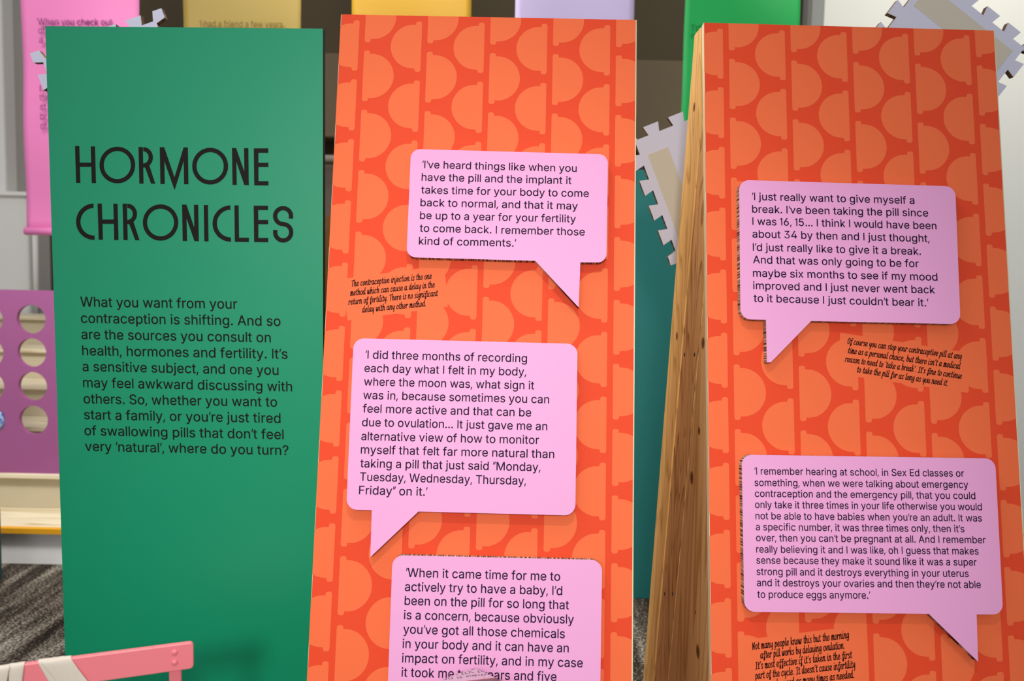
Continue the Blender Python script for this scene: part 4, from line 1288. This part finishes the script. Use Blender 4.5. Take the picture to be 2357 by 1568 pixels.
def tote():
    pl = CPL
    c = pl.P(.10, .30, .012)
    e = empty('canvas_bag', (c.x, c.y, .44), 'cream canvas bag hung by its straps over the pink chair back', 'bag')
    def strap(edgeL, edgeR, name='strap'):
        """two edges as lists of (u, v, t) on the rail plane"""
        v, f = [], []
        n = len(edgeL)
        K_ = 5
        for a_, b_ in zip(edgeL, edgeR):
            for k in range(K_ + 1):
                s = k / K_
                q_ = [a_[i] + (b_[i] - a_[i]) * s for i in range(3)]
                v.append(pl.P(q_[0], q_[1], q_[2] + .0012 * math.sin(s * math.pi)))
        for i in range(n - 1):
            for k in range(K_):
                q_ = i * (K_ + 1) + k
                f.append((q_, q_ + 1, q_ + K_ + 2, q_ + K_ + 1))
        o = mesh(name, v, f, M_canvas, e, True)
        md = o.modifiers.new('thick', 'SOLIDIFY'); md.thickness = .0018; md.offset = 1
        md = o.modifiers.new('sub', 'SUBSURF'); md.levels = 1; md.render_levels = 2
        return o
    def over(x0, x1, dx0, dx1, down=.16, slant=0.0):
        """strap from behind the rail, over its top, down the front, drifting sideways by dx"""
        Ls, Rs = [], []
        prof = [(.12, -.013, 0), (.05, -.012, 0), (.010, -.0115, 0), (-.0015, -.009, 0), (-.0032, -.0045, 0), (-.0015, .0015, .0), (.006, .0030, .05), (.03, .0035, .22), (.06, .005, .45), (.10, .007, .7), (down, .008, 1)]
        for v_, t_, k in prof:
            Ls.append((x0 + dx0 * k, v_, t_)); Rs.append((x1 + dx1 * k, v_, t_))
        return Ls, Rs
    uu = lambda px, py: pl.uv(px, py)
    # wide diagonal strap
    a0 = uu(93, 1523)[0]; a1 = uu(164, 1514)[0]
    b0 = uu(130, 1568); b1 = uu(198, 1568)
    k = (.16) / b1[1]
    L_, R_ = over(a0, a1, (b0[0] - a0) * k, (b1[0] - a1) * k)
    strap(L_, R_)
    # its inner layer, slightly behind and to the left
    L_, R_ = over(a0 - .004, a0 + .030, (uu(113, 1568)[0] - a0 + .004) * k, (uu(150, 1568)[0] - a0 - .03) * k)
    L_ = [(x, y, z - .0016) for x, y, z in L_]; R_ = [(x, y, z - .0016) for x, y, z in R_]
    strap(L_, R_)
    # second strap at the left, two layers
    c0 = uu(20, 1531)[0]; c1 = uu(57, 1528)[0]
    L_, R_ = over(c0, c1, (uu(20, 1568)[0] - c0) * k, (uu(51, 1568)[0] - c1) * k)
    strap(L_, R_)
    d0 = uu(-20, 1537)[0]; d1 = uu(24, 1531)[0]
    L_, R_ = over(d0, d1, -.01, (uu(15, 1568)[0] - d1) * k)
    L_ = [(x, y, z + .0016) for x, y, z in L_]; R_ = [(x, y, z + .0022) for x, y, z in R_]
    strap(L_, R_)
    # pouch, below the frame
    v, f = [], []
    for i in range(9):
        z_ = .155 + i * .028
        bulge = .012 + .016 * math.sin(i / 8 * math.pi)
        for k in range(12):
            an = 2 * math.pi * k / 12
            v.append(pl.P(.13 + .15 * math.copysign(abs(math.cos(an)) ** .5, math.cos(an)), z_, .004 + bulge + bulge * math.sin(an)))
    for i in range(8):
        for k in range(12):
            f.append((i * 12 + k, i * 12 + (k + 1) % 12, (i + 1) * 12 + (k + 1) % 12, (i + 1) * 12 + k))
    f.append(tuple(range(8 * 12, 9 * 12)))
    mesh('pouch', v, f, M_canvas, e, True)


tote()
